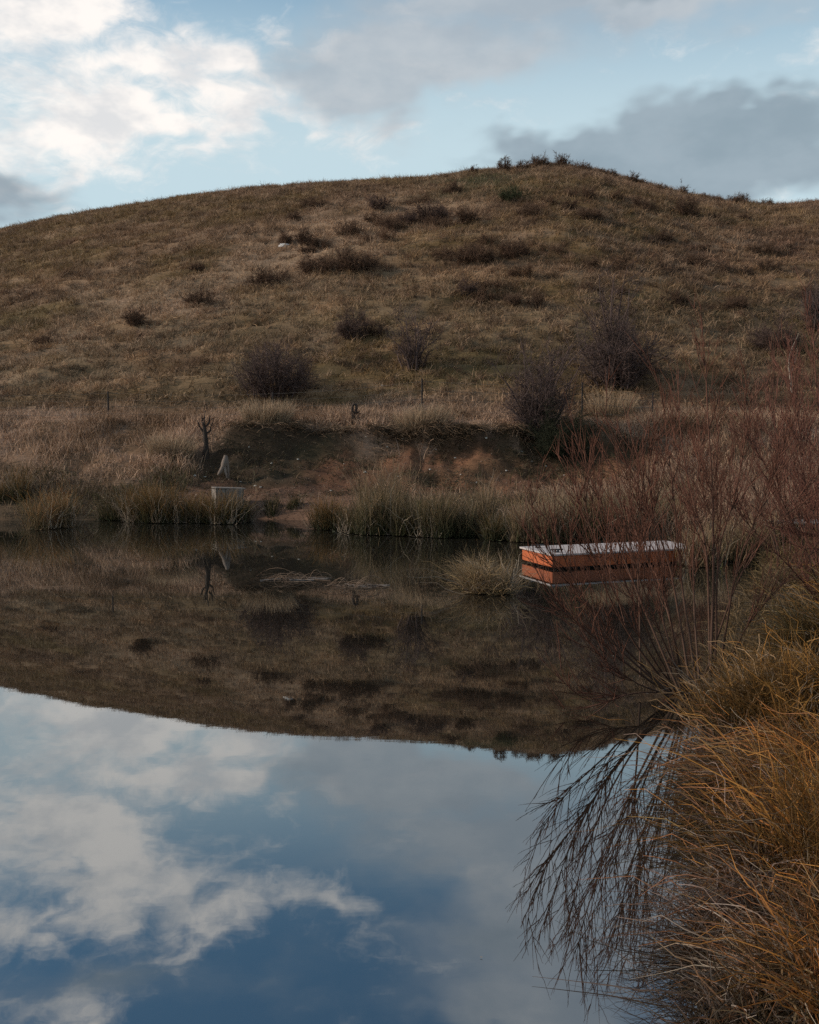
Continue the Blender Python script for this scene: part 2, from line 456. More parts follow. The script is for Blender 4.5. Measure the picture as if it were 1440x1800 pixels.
def water_material():
    m = bpy.data.materials.new('still_pond_water'); m.use_nodes = True; t = NT(m.node_tree); t.n.clear()
    out = t.new('ShaderNodeOutputMaterial'); tc = t.new('ShaderNodeTexCoord')
    mp = t.new('ShaderNodeMapping'); t.l.new(tc.outputs['Object'], mp.inputs[0]); mp.inputs['Scale'].default_value = (1, 2.2, 1)
    n = t.noise(mp.outputs[0], 1.7, 3, .5)
    b = t.new('ShaderNodeBump'); b.inputs['Strength'].default_value = .02; b.inputs['Distance'].default_value = .01
    t.l.new(n, b.inputs['Height'])
    df = t.new('ShaderNodeBsdfDiffuse'); df.inputs[0].default_value = (.014, .011, .008, 1)
    gl = t.new('ShaderNodeBsdfGlossy'); gl.inputs['Roughness'].default_value = .012
    gl.inputs[0].default_value = (.94, .98, 1, 1)
    t.l.new(b.outputs[0], gl.inputs['Normal'])
    fr = t.new('ShaderNodeFresnel'); fr.inputs[0].default_value = 1.45
    f = t.math('MULTIPLY_ADD', fr.outputs[0], .55, .31, clamp=True)
    mx = t.new('ShaderNodeMixShader'); t.l.new(f, mx.inputs[0]); t.l.new(df.outputs[0], mx.inputs[1]); t.l.new(gl.outputs[0], mx.inputs[2])
    t.l.new(mx.outputs[0], out.inputs[0])
    return m


wx = SHORE[:, 0]; wy = SHORE[:, 1]
wv = np.array([(-64, 0, 0), (16, 0, 0), (16, 34, 0), (-64, 34, 0)], float)
w = raw_mesh('water', wv, np.array([[0, 1, 2, 3]]), None, water_material())
tag(w, 'still dark pond mirroring the hill and clouds', 'water', kind='structure')

# ------------------------------------------------------------------ grass too thick to count
def scatter(n, xr, yr, dens, seed):
    r = np.random.default_rng(seed)
    x = r.uniform(*xr, n * 3); y = r.uniform(*yr, n * 3)
    keep = r.uniform(0, 1, n * 3) < dens(x, y)
    return x[keep][:n], y[keep][:n], r


def grass_mat_object(name, label, x, y, r, L, width, lean, droop, col, k=3, tipmul=1.15, az=None, kink=0):
    z = terrain(x, y) - .02
    pos = np.stack((x, y, z), -1); n = len(x)
    P = blade_lines(pos, L, r.uniform(0, 2 * math.pi, n) if az is None else az, lean, droop, k, kink, r)
    V, Fq, C = strands(P, taper(n, k, width), 2, col, np.minimum(col * tipmul, 1), r)
    o = raw_mesh(name, V, Fq, C, M_GRASS)
    return tag(o, label, 'grass', kind='stuff')


def in_view(x, y): return np.abs(x / y) < .47


def dens_hill(x, y):
    clump = sstep(-.35, .45, fbm(x / .55, y / .5, 101, 2) + .4 * fbm(x / 3, y / 2, 102, 2))
    return in_view(x, y) * (y < 82) * (.12 + .88 * clump) * sstep(35.0, 37.5, y)


x, y, r = scatter(260000, (-36, 36), (35, 80), dens_hill, 1)
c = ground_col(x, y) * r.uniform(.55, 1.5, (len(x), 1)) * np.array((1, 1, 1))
st = r.uniform(0, 1, len(x)) < .10; c[st] = lerp(c[st], C_STRAW, .7)
grass_mat_object('hill_grass', 'short brown and straw grass covering the hillside', x, y, r, r.uniform(.14, .38, len(x)),
                 r.uniform(.008, .02, len(x)), r.uniform(0, .75, len(x)), r.uniform(0, .7, len(x)), np.clip(c, 0, .6))


# tussocky tufts on the hill
cx, cy, r = scatter(8000, (-36, 36), (36, 80), lambda x, y: in_view(x, y) * np.clip(.35 + .5 * sstep(-8, 12, x) + .8 * fbm(x / 4, y / 3, 105, 3), .04, 1), 11)
nb_ = 26; hs = r.uniform(.5, 1.25, len(cx)); hx = np.repeat(cx, nb_) + r.normal(0, .13, len(cx) * nb_) * np.repeat(hs, nb_); hy = np.repeat(cy, nb_) + r.normal(0, .10, len(cx) * nb_) * np.repeat(hs, nb_)
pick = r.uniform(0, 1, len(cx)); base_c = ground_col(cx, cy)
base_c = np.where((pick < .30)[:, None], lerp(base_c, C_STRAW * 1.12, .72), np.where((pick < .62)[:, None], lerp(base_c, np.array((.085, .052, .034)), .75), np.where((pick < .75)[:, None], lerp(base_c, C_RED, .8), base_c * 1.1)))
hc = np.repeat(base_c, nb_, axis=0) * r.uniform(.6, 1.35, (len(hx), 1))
grass_mat_object('hill_tuft_grass', 'scattered straw and dark brown tufts roughening the hillside', hx, hy, r, np.repeat(hs, nb_) * r.uniform(.25, .55, len(hx)),
                 r.uniform(.006, .013, len(hx)), r.uniform(.05, .8, len(hx)), r.uniform(0, .7, len(hx)), np.clip(hc, 0, .6), 4)


def dens_bank(x, y):
    s = 1 - soil_mask(x, y)
    d = in_view(x, y) * sstep(28.3, 29.8, y) * (1 - sstep(35.8, 38, y + fbm(x / 2, y / 2, 112, 2)))
    top = np.exp(-((y - 34.3) / .9) ** 2)
    return d * s * np.clip(.30 + .7 * top + .45 * fbm(x / 1.1, y / .9, 111, 3), 0.04, 1)


x, y, r = scatter(70000, (-17, 17), (28, 38), dens_bank, 2)
tall = np.clip(.5 + .6 * fbm(x / 1.3, y / 1.0, 113, 2), .15, 1)
c = lerp(C_BROWN, 1.3 * lerp(C_PINK, C_STRAW, r.uniform(0, 1, (len(x), 1))), sstep(-.55, .35, fbm(x / 1.8, y / 1.4, 114, 3) + r.uniform(-.4, .4, len(x)))[:, None]) * r.uniform(.6, 1.3, (len(x), 1))
dk = ((1 - sstep(29.9, 30.9, y + .5 * fbm(x / 1.2, y, 115, 2))) * (x < -5.2) * .8)[:, None]; c = lerp(c, C_DARK * .8, dk)  # scrub shadow along the left bank foot, painted into the blade colour
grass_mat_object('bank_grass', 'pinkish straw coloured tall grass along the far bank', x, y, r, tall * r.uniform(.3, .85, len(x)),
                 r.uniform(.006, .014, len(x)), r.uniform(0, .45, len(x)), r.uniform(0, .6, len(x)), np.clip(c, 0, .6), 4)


def dens_shore(x, y):
    sd = shore_sd(x, y); s = 1 - .93 * soil_mask(x, y)
    s = s * (1 - .95 * np.exp(-(((x + 5.1) / .9) ** 2 + ((y - 28.4) / 1.3) ** 2)))
    s = s * (1 - .75 * sstep(-4, -2, x) * (1 - sstep(3, 5.5, x)) * sstep(28.0, 29, y))
    return in_view(x, y) * (sd > .05) * s * np.clip(.35 + .9 * fbm(x / 1.2, y / .8, 121, 3) + .5 * sstep(.0, 6, x), .05, 1)


x, y, r = scatter(42000, (-13, 13), (21.5, 31), dens_shore, 3)
n2 = fbm(x / 1.5, y, 122, 2)
c = lerp(lerp(np.array((.075, .078, .03)), C_BROWN, r.uniform(0, 1, (len(x), 1))), lerp(C_STRAW, C_PINK, r.uniform(0, 1, (len(x), 1))), sstep(-.25, .3, n2 + .5 * sstep(2, 7, x) - .2)[:, None]) * r.uniform(.5, 1.2, (len(x), 1))
grass_mat_object('shore_grass', 'rough dark and straw grass on the flat far shore', x, y, r, r.uniform(.12, .5, len(x)) * (1 + .9 * sstep(1, 5, x)),
                 r.uniform(.005, .012, len(x)), r.uniform(0, .5, len(x)), r.uniform(0, .7, len(x)), np.clip(c, 0, .5), 4)


def dens_right(x, y):
    sd = shore_sd(x, y)
    return (x / y < .52) * (sd > .02) * np.clip(.55 + .8 * fbm(x / .8, y / .8, 131, 3), .08, 1) * (.30 + .70 * sstep(7, 10, y))


x, y, r = scatter(60000, (1.0, 12.5), (3.0, 22.5), dens_right, 4)
c = lerp(np.array((.055, .038, .020)), np.array((.22, .14, .065)), r.uniform(0, 1, (len(x), 1)) ** 1.6)
c = lerp(c, np.array((.13, .088, .032)), (sstep(0, .4, fbm(x / 1.5, y / 1.5, 132, 2)) * .6)[:, None]) * r.uniform(.6, 1.15, (len(x), 1))
grass_mat_object('near_bank_grass', 'tangled brown grass matting the right bank', x, y, r, r.uniform(.08, .34, len(x)),
                 r.uniform(.0014, .003, len(x)) * np.clip(y / 6, .8, 3), r.uniform(0, .8, len(x)), r.uniform(0, 1.0, len(x)), np.clip(c, 0, .5), 5, kink=.12)

# ------------------------------------------------------------------ tussocks and rush clumps
def clump(name, loc, label, cat, group, n, spread, Lr, wr, lean, droop, cols_a, cols_b, seed, k=6, wind=(0, 0), kink=.06, az_mid=None, az_sd=None, dead=0.0, flat=1.0, tufts=0, cexp=1.0, bright=None):
    r = np.random.default_rng(seed)
    o = empty(name, loc, label, cat, group)
    def part(pname, n, Lr, wr, lean, droop, cols_a, cols_b, k):
        rad = spread * np.sqrt(r.uniform(0, 1, n)); th = r.uniform(0, 2 * math.pi, n)
        x = rad * np.cos(th); y = rad * np.sin(th) * flat
        if tufts:
            ta = r.uniform(0, 2 * math.pi, tufts); tr = spread * np.sqrt(r.uniform(0, 1, tufts)); w_ = r.integers(0, tufts, n)
            th = r.uniform(0, 2 * math.pi, n); rad = np.abs(r.normal(0, .07 if bright is not None else .16 * spread + .05, n)); x = tr[w_] * np.cos(ta[w_]) + rad * np.cos(th); y = tr[w_] * np.sin(ta[w_]) + rad * np.sin(th)
            rad = spread * np.clip(rad / (.14 if bright is not None else .3 * spread + .08), 0, 1)
        z = np.maximum(terrain(x + loc[0], y + loc[1]), -.05) - loc[2] - .02
        az = th + r.normal(0, .7, n) if az_mid is None else az_mid + r.normal(0, az_sd, n)
        ln = np.clip(r.uniform(*lean, n) * (.35 + .8 * rad / spread), 0, .97)
        L = r.uniform(*Lr, n)
        P = blade_lines(np.stack((x, y, z), -1), L, az, ln, np.clip(r.uniform(*droop, n), 0, 1.3), k, kink, r)
        t = np.linspace(0, 1, k) ** 1.5
        P[..., 0] += wind[0] * t * L[:, None]; P[..., 1] += wind[1] * t * L[:, None]
        P[..., 2] = np.maximum(P[..., 2], .012 - loc[2] + r.uniform(0, .02, (n, 1)))
        ca = np.array(cols_a)[r.integers(0, len(cols_a), n)] * r.uniform(.65, 1.25, (n, 1))
        cb = np.array(cols_b)[r.integers(0, len(cols_b), n)] * r.uniform(.65, 1.25, (n, 1))
        V, Fq, C = strands(P, taper(n, k, r.uniform(*wr, n)), 2, ca, cb, r, cexp)
        raw_mesh(pname, V, Fq, np.clip(C, 0, .7), M_GRASS, o)
    part('blades', n, Lr, wr, lean, droop, cols_a, cols_b, k)
    if bright is not None:
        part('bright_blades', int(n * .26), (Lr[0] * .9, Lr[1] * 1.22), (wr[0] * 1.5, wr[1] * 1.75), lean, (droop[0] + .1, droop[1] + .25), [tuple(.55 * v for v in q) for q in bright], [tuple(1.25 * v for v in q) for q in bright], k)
    if dead:
        part('dead_stalks', int(n * dead), (Lr[0] * .8, Lr[1] * 1.08), wr, lean, (droop[0], droop[1] + .3), [(.30, .23, .16), (.34, .27, .2), (.24, .17, .12)], [(.36, .28, .20), (.30, .21, .15)], k)
    return o


G_ROOT = (.070, .066, .024); G_DARK = (.042, .048, .020); GOLD = (.40, .175, .038); ORANGE = (.42, .150, .030); STRAW = (.37, .235, .125); OLIVE = (.18, .098, .027); MAUVE = (.26, .18, .145); RUST = (.28, .112, .042)
RUSH = 'rush clumps along the far shore'
# px, py(root), width px, height px, label, palette
shore_list = [
    (8, 908, 90, 42, 'orange topped rush clump cut by the left edge of the photo', 'o'),
    (102, 928, 104, 66, 'rounded orange brown tussock standing alone in the shallows', 't'),
    (205, 914, 70, 34, 'low green rush clump beginning the long dark row', 'g'),
    (245, 917, 86, 60, 'dark rush clump with orange tips, left part of the long row', 'o'),
    (292, 918, 84, 62, 'tallest dark rush clump in the middle of the long row', 'o'),
    (340, 918, 80, 52, 'dark rush clump just left of the pale box', 'o'),
    (392, 920, 84, 54, 'dark rush clump growing in front of the pale box', 'o'),
    (424, 918, 44, 36, 'small dark rush clump ending the row beside the bare mud', 'g'),
    (483, 911, 40, 22, 'tiny green sedge clump at the edge of the bare mud', 'g'),
    (522, 911, 34, 16, 'lowest sedge tuft on the pale mud edge', 'g'),
    (575, 930, 66, 56, 'orange crowned clump with green foot where the mud ends', 'o'),
    (618, 936, 60, 44, 'low dark green sedge clump right of the orange crowned clump', 'g'),
    (665, 940, 60, 78, 'tall green reed clump with straw stems above it', 'r'),
    (708, 940, 62, 66, 'brown rush clump beside the tall green reeds', 'b'),
    (762, 944, 50, 72, 'narrow upright green reed clump at the water edge', 'r'),
    (808, 944, 60, 58, 'green and straw reed clump right of the narrow reeds', 'r'),
    (872, 948, 64, 46, 'dark green sedge clump behind the straw island tussock', 'g'),
    (920, 950, 66, 66, 'straw coloured grass clump left of the dock', 's'),
    (975, 952, 66, 76, 'straw grass clump behind the near corner of the dock', 's'),
    (1030, 953, 56, 72, 'dark green clump behind the middle of the dock', 'g'),
    (652, 931, 46, 96, 'tallest straw reed clump standing behind the tall green reeds', 's'),
    (694, 933, 50, 104, 'tall straw reed clump behind the brown rush clump', 's'),
    (842, 941, 70, 84, 'broad straw reed clump behind the dark green sedge', 's'),
    (1085, 953, 60, 84, 'pale pink grass clump behind the dock among willow rods', 's'),
    (1238, 996, 74, 62, 'brown grass clump hiding the right end of the dock', 's'),
    (1290, 985, 90, 70, 'tall brown grass clump on the bank just right of the dock', 's'),
    (1345, 985, 90, 62, 'dim brown grass clump between dock and board walkway', 's'),
]
PAL = {'o': ([G_DARK, (.04, .045, .02), (.05, .042, .024)], [(.32, .17, .05), (.32, .145, .045), (.24, .12, .045), (.10, .075, .03)]),
       't': ([(.20, .13, .07), (.11, .085, .04)], [ORANGE, GOLD, STRAW, (.12, .10, .04)]),
       'g': ([G_DARK, (.04, .038, .02)], [(.075, .066, .028), (.11, .075, .035), OLIVE, (.22, .14, .075)]),
       'r': ([G_DARK, (.05, .05, .022)], [(.085, .078, .032), (.15, .10, .045), STRAW, (.26, .165, .085), (.30, .19, .10)]),
       'b': ([(.08, .06, .03), G_ROOT], [(.18, .12, .06), (.14, .10, .05), (.28, .19, .10)]),
       's': ([(.20, .14, .08), (.13, .09, .05), G_ROOT], [STRAW, (.30, .20, .12), (.24, .16, .10)])}
for i, (px, py, wpx, hpx, lab, pal) in enumerate(shore_list):
    X, Y = W(px, py); s = Y / F; Hh = hpx * s; Rr = wpx * s / 2
    stiff = pal in 'rs'
    clump('rush_clump', (X, Y, zt(X, Y) if zt(X, Y) > 0 else 0.0), lab, 'rush clump', RUSH, 420 if hpx > 80 else 950 if hpx > 30 else 400, Rr * (.72 if not stiff else .85), (Hh * .25, Hh * 1.35), (.004, .009),
          (0, .35) if stiff else (.0, .55), (0, .2) if stiff else (.0, .28), *PAL[pal], 200 + i, k=8, flat=.7, cexp=1.9, kink=.22, dead=.10, tufts=5)

for (px, py, wp, hp, lab) in [(470, 742, 96, 44, 'brightest pale straw tussock on the bank top left of the hooked stump'), (745, 748, 110, 40, 'pinkish straw tussock round the fence post above the earth bank'),
                              (1075, 735, 90, 44, 'pale grass tussock on the bank top right of the forked thorn tree'), (300, 800, 90, 40, 'straw tussock on the slope left of the dead stump')]:
    p = hit(px, py, 25); s_ = p[1] / F
    clump('straw_tussock', p, lab, 'tussock', None, 900, wp * s_ * .42, (hp * s_ * .5, hp * s_ * 1.2), (.006, .012), (0, .45), (0, .3), [(.26, .18, .11), (.20, .14, .085)], [(.44, .31, .19), (.40, .265, .165)], 280 + px, k=5, flat=.5)
X, Y = W(862, 1041)
clump('island_tussock', (X, Y, 0), 'straw grass tussock standing alone in the water left of the dock', 'tussock', None, 1100, .26, (.18, .80), (.003, .007),
      (.05, .8), (.05, .6), [(.24, .16, .08), (.14, .10, .05)], [STRAW, (.28, .19, .09), (.36, .25, .14)], 260, k=7, dead=.25, tufts=6, kink=.35, wind=(-.12, 0))

NEAR = 'tall grass tussocks on the near bank'
# px, py give where the root stands, D its distance
near_list = [
    # (px, D, label, n, spread, Lr, lean, droop, wind, palette a, palette b): px and D give where the root stands
    (1475, 11.5, 'dim olive tussock farthest back at the right edge under the willow', 2200, .45, (.3, .75), (.0, .75), (.1, .7), (-.2, 0), [OLIVE, G_ROOT], [(.28, .15, .045), (.22, .12, .04), GOLD]),
    (1440, 9.4, 'olive brown tussock sprawling behind the big golden one', 2200, .38, (.3, .7), (.0, .75), (.1, .7), (-.15, 0), [OLIVE, (.09, .08, .03)], [(.28, .18, .06), GOLD, (.24, .16, .07)]),
    (1318, 7.7, 'big golden tussock with upright tips at the foot of the willow', 3000, .34, (.28, .68), (.0, .7), (.05, .4), (-.02, 0), [(.16, .12, .045), G_ROOT, (.12, .08, .035)], [GOLD, (.40, .21, .07), OLIVE, STRAW]),
    (1415, 7.3, 'golden green tussock at the right edge beside the big golden one', 2800, .34, (.28, .68), (.0, .75), (.05, .5), (-.05, 0), [OLIVE, G_ROOT], [GOLD, (.30, .15, .04), OLIVE]),
    (1238, 7.2, 'small mauve brown tussock trailing in the water below the willow', 1100, .14, (.2, .45), (.2, .9), (.2, .9), (-.12, -.05), [(.14, .09, .05)], [MAUVE, (.22, .14, .09), RUST]),
    (1272, 6.2, 'brown shaggy tussock on the water edge below the golden one', 2000, .20, (.22, .52), (.1, .9), (.2, .9), (-.08, -.03), [(.13, .085, .04), (.09, .07, .03)], [(.26, .16, .07), RUST, MAUVE, (.20, .13, .06)]),
    (1405, 6.0, 'rust orange tussock with tangled curled blades at the right edge', 2000, .26, (.25, .58), (.0, .75), (.2, .9), (0, 0), [(.18, .10, .04), OLIVE], [ORANGE, RUST, GOLD, (.30, .18, .08)]),
    (1345, 5.1, 'dark brown tussock with arching blades in the middle of the near bank', 1500, .20, (.25, .60), (.1, .85), (.2, .9), (-.15, 0), [(.11, .08, .035), (.15, .09, .04)], [(.24, .15, .055), GOLD, RUST, MAUVE]),
    (1485, 4.7, 'tall upright orange tussock at the lower right edge', 1700, .24, (.35, .85), (0, .65), (.05, .6), (-.05, .02), [(.20, .13, .05), OLIVE], [ORANGE, GOLD, (.42, .20, .05), (.32, .16, .04)]),
    (1290, 4.7, 'mauve grey dead tussock drooping over the water', 1500, .17, (.18, .46), (.1, .85), (.4, 1.1), (-.16, -.03), [(.16, .11, .075), (.12, .085, .05)], [MAUVE, (.30, .23, .19), (.22, .155, .12), RUST]),
    (1335, 4.0, 'grey brown dead tussock nearest the bottom of the photo', 1300, .20, (.18, .42), (.1, .85), (.3, 1.1), (-.12, 0), [(.15, .10, .06), (.10, .075, .04)], [MAUVE, (.26, .18, .11), RUST, (.32, .25, .20)]),
    (1460, 3.85, 'orange brown tussock in the bottom right corner', 1300, .20, (.25, .6), (.05, .8), (.1, .8), (-.08, .02), [(.18, .11, .045), (.12, .08, .03)], [ORANGE, GOLD, RUST, (.26, .17, .08)]),
]
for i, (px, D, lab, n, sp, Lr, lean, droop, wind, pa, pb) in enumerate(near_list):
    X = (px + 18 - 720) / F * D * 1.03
    clump('grass_tussock', (X, D, max(zt(X, D), 0)), lab, 'tussock', NEAR, int(n * .68), sp * 1.12, Lr, (.0010 + .00012 * D, .0022 + .00022 * D), lean, droop, [tuple(.36 * v for v in q) for q in pa], [tuple(.46 * v for v in q) for q in pb], 300 + i, bright=pb, k=9, wind=(wind[0] * .25, wind[1]), kink=.4, dead=.09, tufts=7, cexp=1.5)  # under-blades scaled dark as thatch and painted deep shade, bright blades as highlights

# ------------------------------------------------------------------ bare shrubs and willows
def grow(r, p, d, L, r0, k, up=.0, wander=.12, r1=.25):
    pts = [np.array(p, float)]; d = np.array(d, float); d /= np.linalg.norm(d); st = L / (k - 1)
    for i in range(k - 1):
        d = d + r.normal(0, wander, 3) + np.array((0, 0, up)); d /= np.linalg.norm(d)
        pts.append(pts[-1] + d * st)
    return np.array(pts), np.linspace(r0, r0 * r1, k)


def side_dir(r, t, angle):
    a = r.normal(size=3); a -= t * np.dot(a, t); a /= np.linalg.norm(a) + 1e-9
    return t * math.cos(angle) + a * math.sin(angle)


def emit(name, lines, sides, ca, cb, parent, r, mat=None):
    if not lines: return None
    P = np.array([l[0] for l in lines]); R = np.array([l[1] for l in lines]); n = len(P)
    va = np.array(ca)[None] * r.uniform(.7, 1.3, (n, 1)); vb = np.array(cb)[None] * r.uniform(.7, 1.3, (n, 1))
    V, Fq, C = strands(P, R, sides, va, vb, r)
    return raw_mesh(name, V, Fq, C, mat or M_BARK, parent)


def bare_bush(base, Wd, Hh, label, seed, name='thorn_bush', cat='bush', group='bare bushes on the hill', dens=1.0, col=(.085, .066, .060), tip=(.125, .096, .092), tall=0.0, parts=True, tw=1.0):
    r = np.random.default_rng(seed)
    o = empty(name, base, label, cat, group)
    stems, twigs = [], []
    ns = max(8, int(26 * dens))
    for i in range(ns):
        th = r.uniform(0, 2 * math.pi); rr = Wd * .5 * math.sqrt(r.uniform(0, 1)); zz = Hh * (.30 + .70 * math.sqrt(max(0, 1 - (rr / (Wd * .5)) ** 2))) * r.uniform(.65, 1.05) * (1 + .25 * math.sin(2 * th + seed) + .18 * math.sin(5 * th + 2 * seed))
        tgt = np.array((rr * math.cos(th), rr * math.sin(th) * .8, zz))
        p0 = np.array((tgt[0] * .55 * (1 - tall) + r.normal(0, .05 * Wd), tgt[1] * .5 + r.normal(0, .04 * Wd), -.05))
        v = tgt - p0; L = np.linalg.norm(v)
        pts, rad = grow(r, p0, v / L + np.array((0, 0, .15)), L, .009 + .009 * Hh, 6, -.02, .16)
        stems.append((pts, rad))
        for j in range(9):
            f = r.uniform(.02, 1.0); q = f * 5; a = int(min(q, 4)); pp = pts[a] + (pts[a + 1] - pts[a]) * (q - a)
            t = pts[a + 1] - pts[a]; t /= np.linalg.norm(t)
            l2 = (.18 + .22 * r.uniform()) * (Wd + Hh) * .5
            b, br = grow(r, pp, side_dir(r, t, r.uniform(.4, 1.15)), l2, (.0050 + .0022 * Hh) * tw, 5, .02, .22)
            twigs.append((b, br))
            for m in range(7):
                a2 = r.integers(0, 4); t2 = b[a2 + 1] - b[a2]; t2 /= np.linalg.norm(t2)
                twigs.append(grow(r, b[a2], side_dir(r, t2, r.uniform(.4, 1.1)), l2 * r.uniform(.35, .8), (.0042 + .0008 * Hh) * tw, 5, .02, .26))
    emit('stems', stems, 4, col, tip, o, r)
    emit('twigs', twigs, 3, col, tip, o, r)
    return o


PURPLE = ((.086, .060, .052), (.128, .090, .080)); GREYB = ((.085, .058, .048), (.135, .088, .072)); DKB = ((.095, .060, .042), (.150, .092, .062))
big_bushes = [   # px, py(base), width px, height px, label, density, colours, seed
    (482, 697, 132, 96, 'broad purple brown thorn bush at the foot of the hill left of centre', 2.0, PURPLE),
    (726, 650, 66, 116, 'tall thin purple bush with see-through twigs near the middle of the hill', .8, PURPLE),
    (1086, 682, 120, 158, 'largest and darkest bare thorn bush on the lower hill', 2.3, PURPLE),
    (948, 770, 118, 148, 'greyish purple thorn tree with pale forked trunk above the earth cut', 1.9, PURPLE),
    (990, 802, 110, 72, 'low black green bush under the forked thorn tree', 1.8, ((.028, .030, .020), (.05, .05, .03))),
    (624, 595, 58, 46, 'compact dark bush above the left end of the thin purple bush', 1.6, GREYB),
    (660, 590, 44, 24, 'small brown bush touching the right side of the compact dark bush', .9, DKB),
    (237, 572, 34, 28, 'small round dark bush alone on the left slope', 1.0, DKB),
    (76, 608, 36, 20, 'faint brown shrub low on the far left slope', .7, DKB),
    (766, 390, 62, 32, 'dark shrub just below the hilltop, right of a smaller twin', 1.2, GREYB),
    (720, 394, 34, 24, 'smaller dark shrub just left of the hilltop shrub', .9, GREYB),
    (665, 369, 40, 22, 'dark shrub on the pale swathe near the skyline', .9, GREYB),
    (536, 430, 34, 26, 'dark shrub right of the white rock', 1.0, DKB),
    (500, 432, 34, 24, 'brown shrub right behind the white rock', .8, DKB),
    (519, 388, 22, 16, 'tiny shrub at the top of the pale swathe', .7, DKB),
    (625, 476, 78, 32, 'dark shrub at the right end of the long scrub band', 1.5, DKB),
    (560, 482, 70, 28, 'dark shrub in the middle of the long scrub band', 1.3, DKB),
    (470, 500, 88, 22, 'flat brown shrub at the left end of the long scrub band', 1.0, DKB),
    (352, 535, 60, 22, 'flat brown shrub below the pale swathe on the left slope', .9, DKB),
    (347, 477, 28, 14, 'tiny dark shrub on the upper left slope', .7, DKB),
    (832, 460, 88, 22, 'wide low dark shrub in the upper middle of the hill', 1.3, DKB),
    (900, 452, 60, 26, 'reddish brown shrub right of the wide low shrub', .9, ((.085, .05, .035), (.12, .075, .05))),
    (826, 520, 42, 24, 'grey brown shrub in the centre of the right slope', .9, GREYB),
    (904, 535, 34, 18, 'small dark shrub below the centre of the right slope', .9, DKB),
    (1000, 372, 28, 20, 'dark shrub under the summit scrub', .9, DKB),
    (1035, 386, 46, 20, 'brown shrub lower right of the summit', .8, DKB),
    (905, 352, 60, 20, 'olive shrub on the green patch below the skyline', .9, ((.05, .055, .03), (.08, .08, .045))),
    (795, 340, 34, 18, 'brown shrub left of the green patch', .8, DKB),
    (1205, 378, 50, 30, 'dark shrub on the right shoulder of the hill', 1.0, DKB),
    (1130, 372, 44, 22, 'brown shrub between summit and right shoulder', .8, DKB),
    (1290, 545, 66, 20, 'wide low shrub on the right slope above the willow', .9, DKB),
    (1185, 540, 50, 24, 'russet shrub right of the largest thorn bush', .8, ((.085, .05, .035), (.12, .075, .05))),
    (1365, 618, 80, 66, 'dim brown bush on the right slope behind the willow rods', 1.2, GREYB),
    (1436, 580, 60, 84, 'dark bush cut by the right edge of the photo', 1.3, PURPLE),
    (1222, 470, 40, 18, 'small brown shrub halfway up the right slope', .7, DKB),
    (930, 380, 60, 16, 'low brown shrub left of the summit shrubs', .8, DKB),
    (610, 415, 50, 22, 'brown shrub between the white rock and the hilltop shrubs', .8, DKB),
    (690, 405, 50, 22, 'brown shrub below the smaller hilltop shrub', .8, DKB),
    (820, 392, 44, 24, 'russet shrub right of the hilltop shrub', .8, ((.085, .05, .035), (.12, .075, .05))),
]
for i, (px, py, wp, hp, lab, dn, (ca, cb)) in enumerate(big_bushes):
    p = hit(px, py, 25.0); s = p[1] / F
    bare_bush(p, wp * s, hp * s * 1.02, lab, 400 + i, dens=dn, col=ca, tip=cb, tall=.3 if hp > wp else 0, tw=1.0 if p[1] < 46 else 1.5)
# low dead scrub mounds roughening the upper slope
rq = np.random.default_rng(31)
for i in range(44):
    if i < 32: px, py = rq.uniform(840, 1430), rq.uniform(345, 545); lab = 'low brown scrub mound on the right half of the upper slope'
    else: px, py = rq.uniform(540, 830), rq.uniform(335, 470); lab = 'low brown scrub mound among the dark shrubs below the skyline'
    if py < np.interp(px, [a for a, b in SIL], [b for a, b in SIL]) + 14: continue
    p = hit(px, py, 25.0); s_ = p[1] / F; k_ = rq.uniform(0, 1)
    ca = lerp(np.array((.075, .048, .034)), np.array((.13, .078, .05)), k_)
    bare_bush(p, rq.uniform(22, 64) * s_, rq.uniform(9, 20) * s_, lab, 900 + i, name='scrub_mound', cat='shrub', group='low scrub mounds on the upper slope', dens=.6, col=tuple(ca), tip=tuple(ca * 1.5), tw=1.4)
# scrub along the skyline
sky_list = [(838, 305, 18, 13), (878, 303, 26, 20), (790, 311, 12, 6), (915, 301, 26, 14), (935, 299, 30, 13), (958, 297, 34, 13), (985, 296, 34, 13), (1010, 298, 26, 10), (1030, 301, 22, 11), (1055, 305, 24, 8), (1075, 310, 24, 10), (1100, 316, 26, 10),
            (1122, 322, 30, 13), (1150, 328, 24, 10), (1172, 334, 22, 8), (1198, 340, 26, 14), (1228, 347, 22, 8), (1252, 350, 24, 9), (1276, 356, 22, 9), (1302, 359, 26, 15), (1318, 364, 30, 10), (1345, 363, 26, 12)]
SK = {0: 'round green shrub on the skyline left of the spiky one', 1: 'spiky lone shrub on the skyline left of the summit scrub', 21: 'lone dark shrub in the saddle right of the hill', 3: 'leftmost shrub of the summit scrub',
      15: 'tallest spiky shrub where the skyline drops to the right', 19: 'spiky shrub just before the saddle'}
rsk = np.random.default_rng(5)
for i, (px, py, wp, hp) in enumerate(sky_list):
    u, s_ = ray(px, py); D = float(np.interp(u, [-.5, -.4, 0.1, .5], [80, 78, 73, 72])) - 1.0
    X = u * D + rsk.normal(0, .25); D += rsk.uniform(-1.5, .3); s = D / F
    bare_bush((X, D, zt(X, D) - .05), wp * s * rsk.uniform(.8, 1.3), hp * s * (1.35 if i in SK else rsk.uniform(.8, 1.9)), SK.get(i, 'small dark shrub in the scrub line on the right skyline'), 500 + i, name='skyline_shrub', cat='shrub', group='scrub along the skyline', dens=.7, col=DKB[0], tip=DKB[1], tw=1.6)


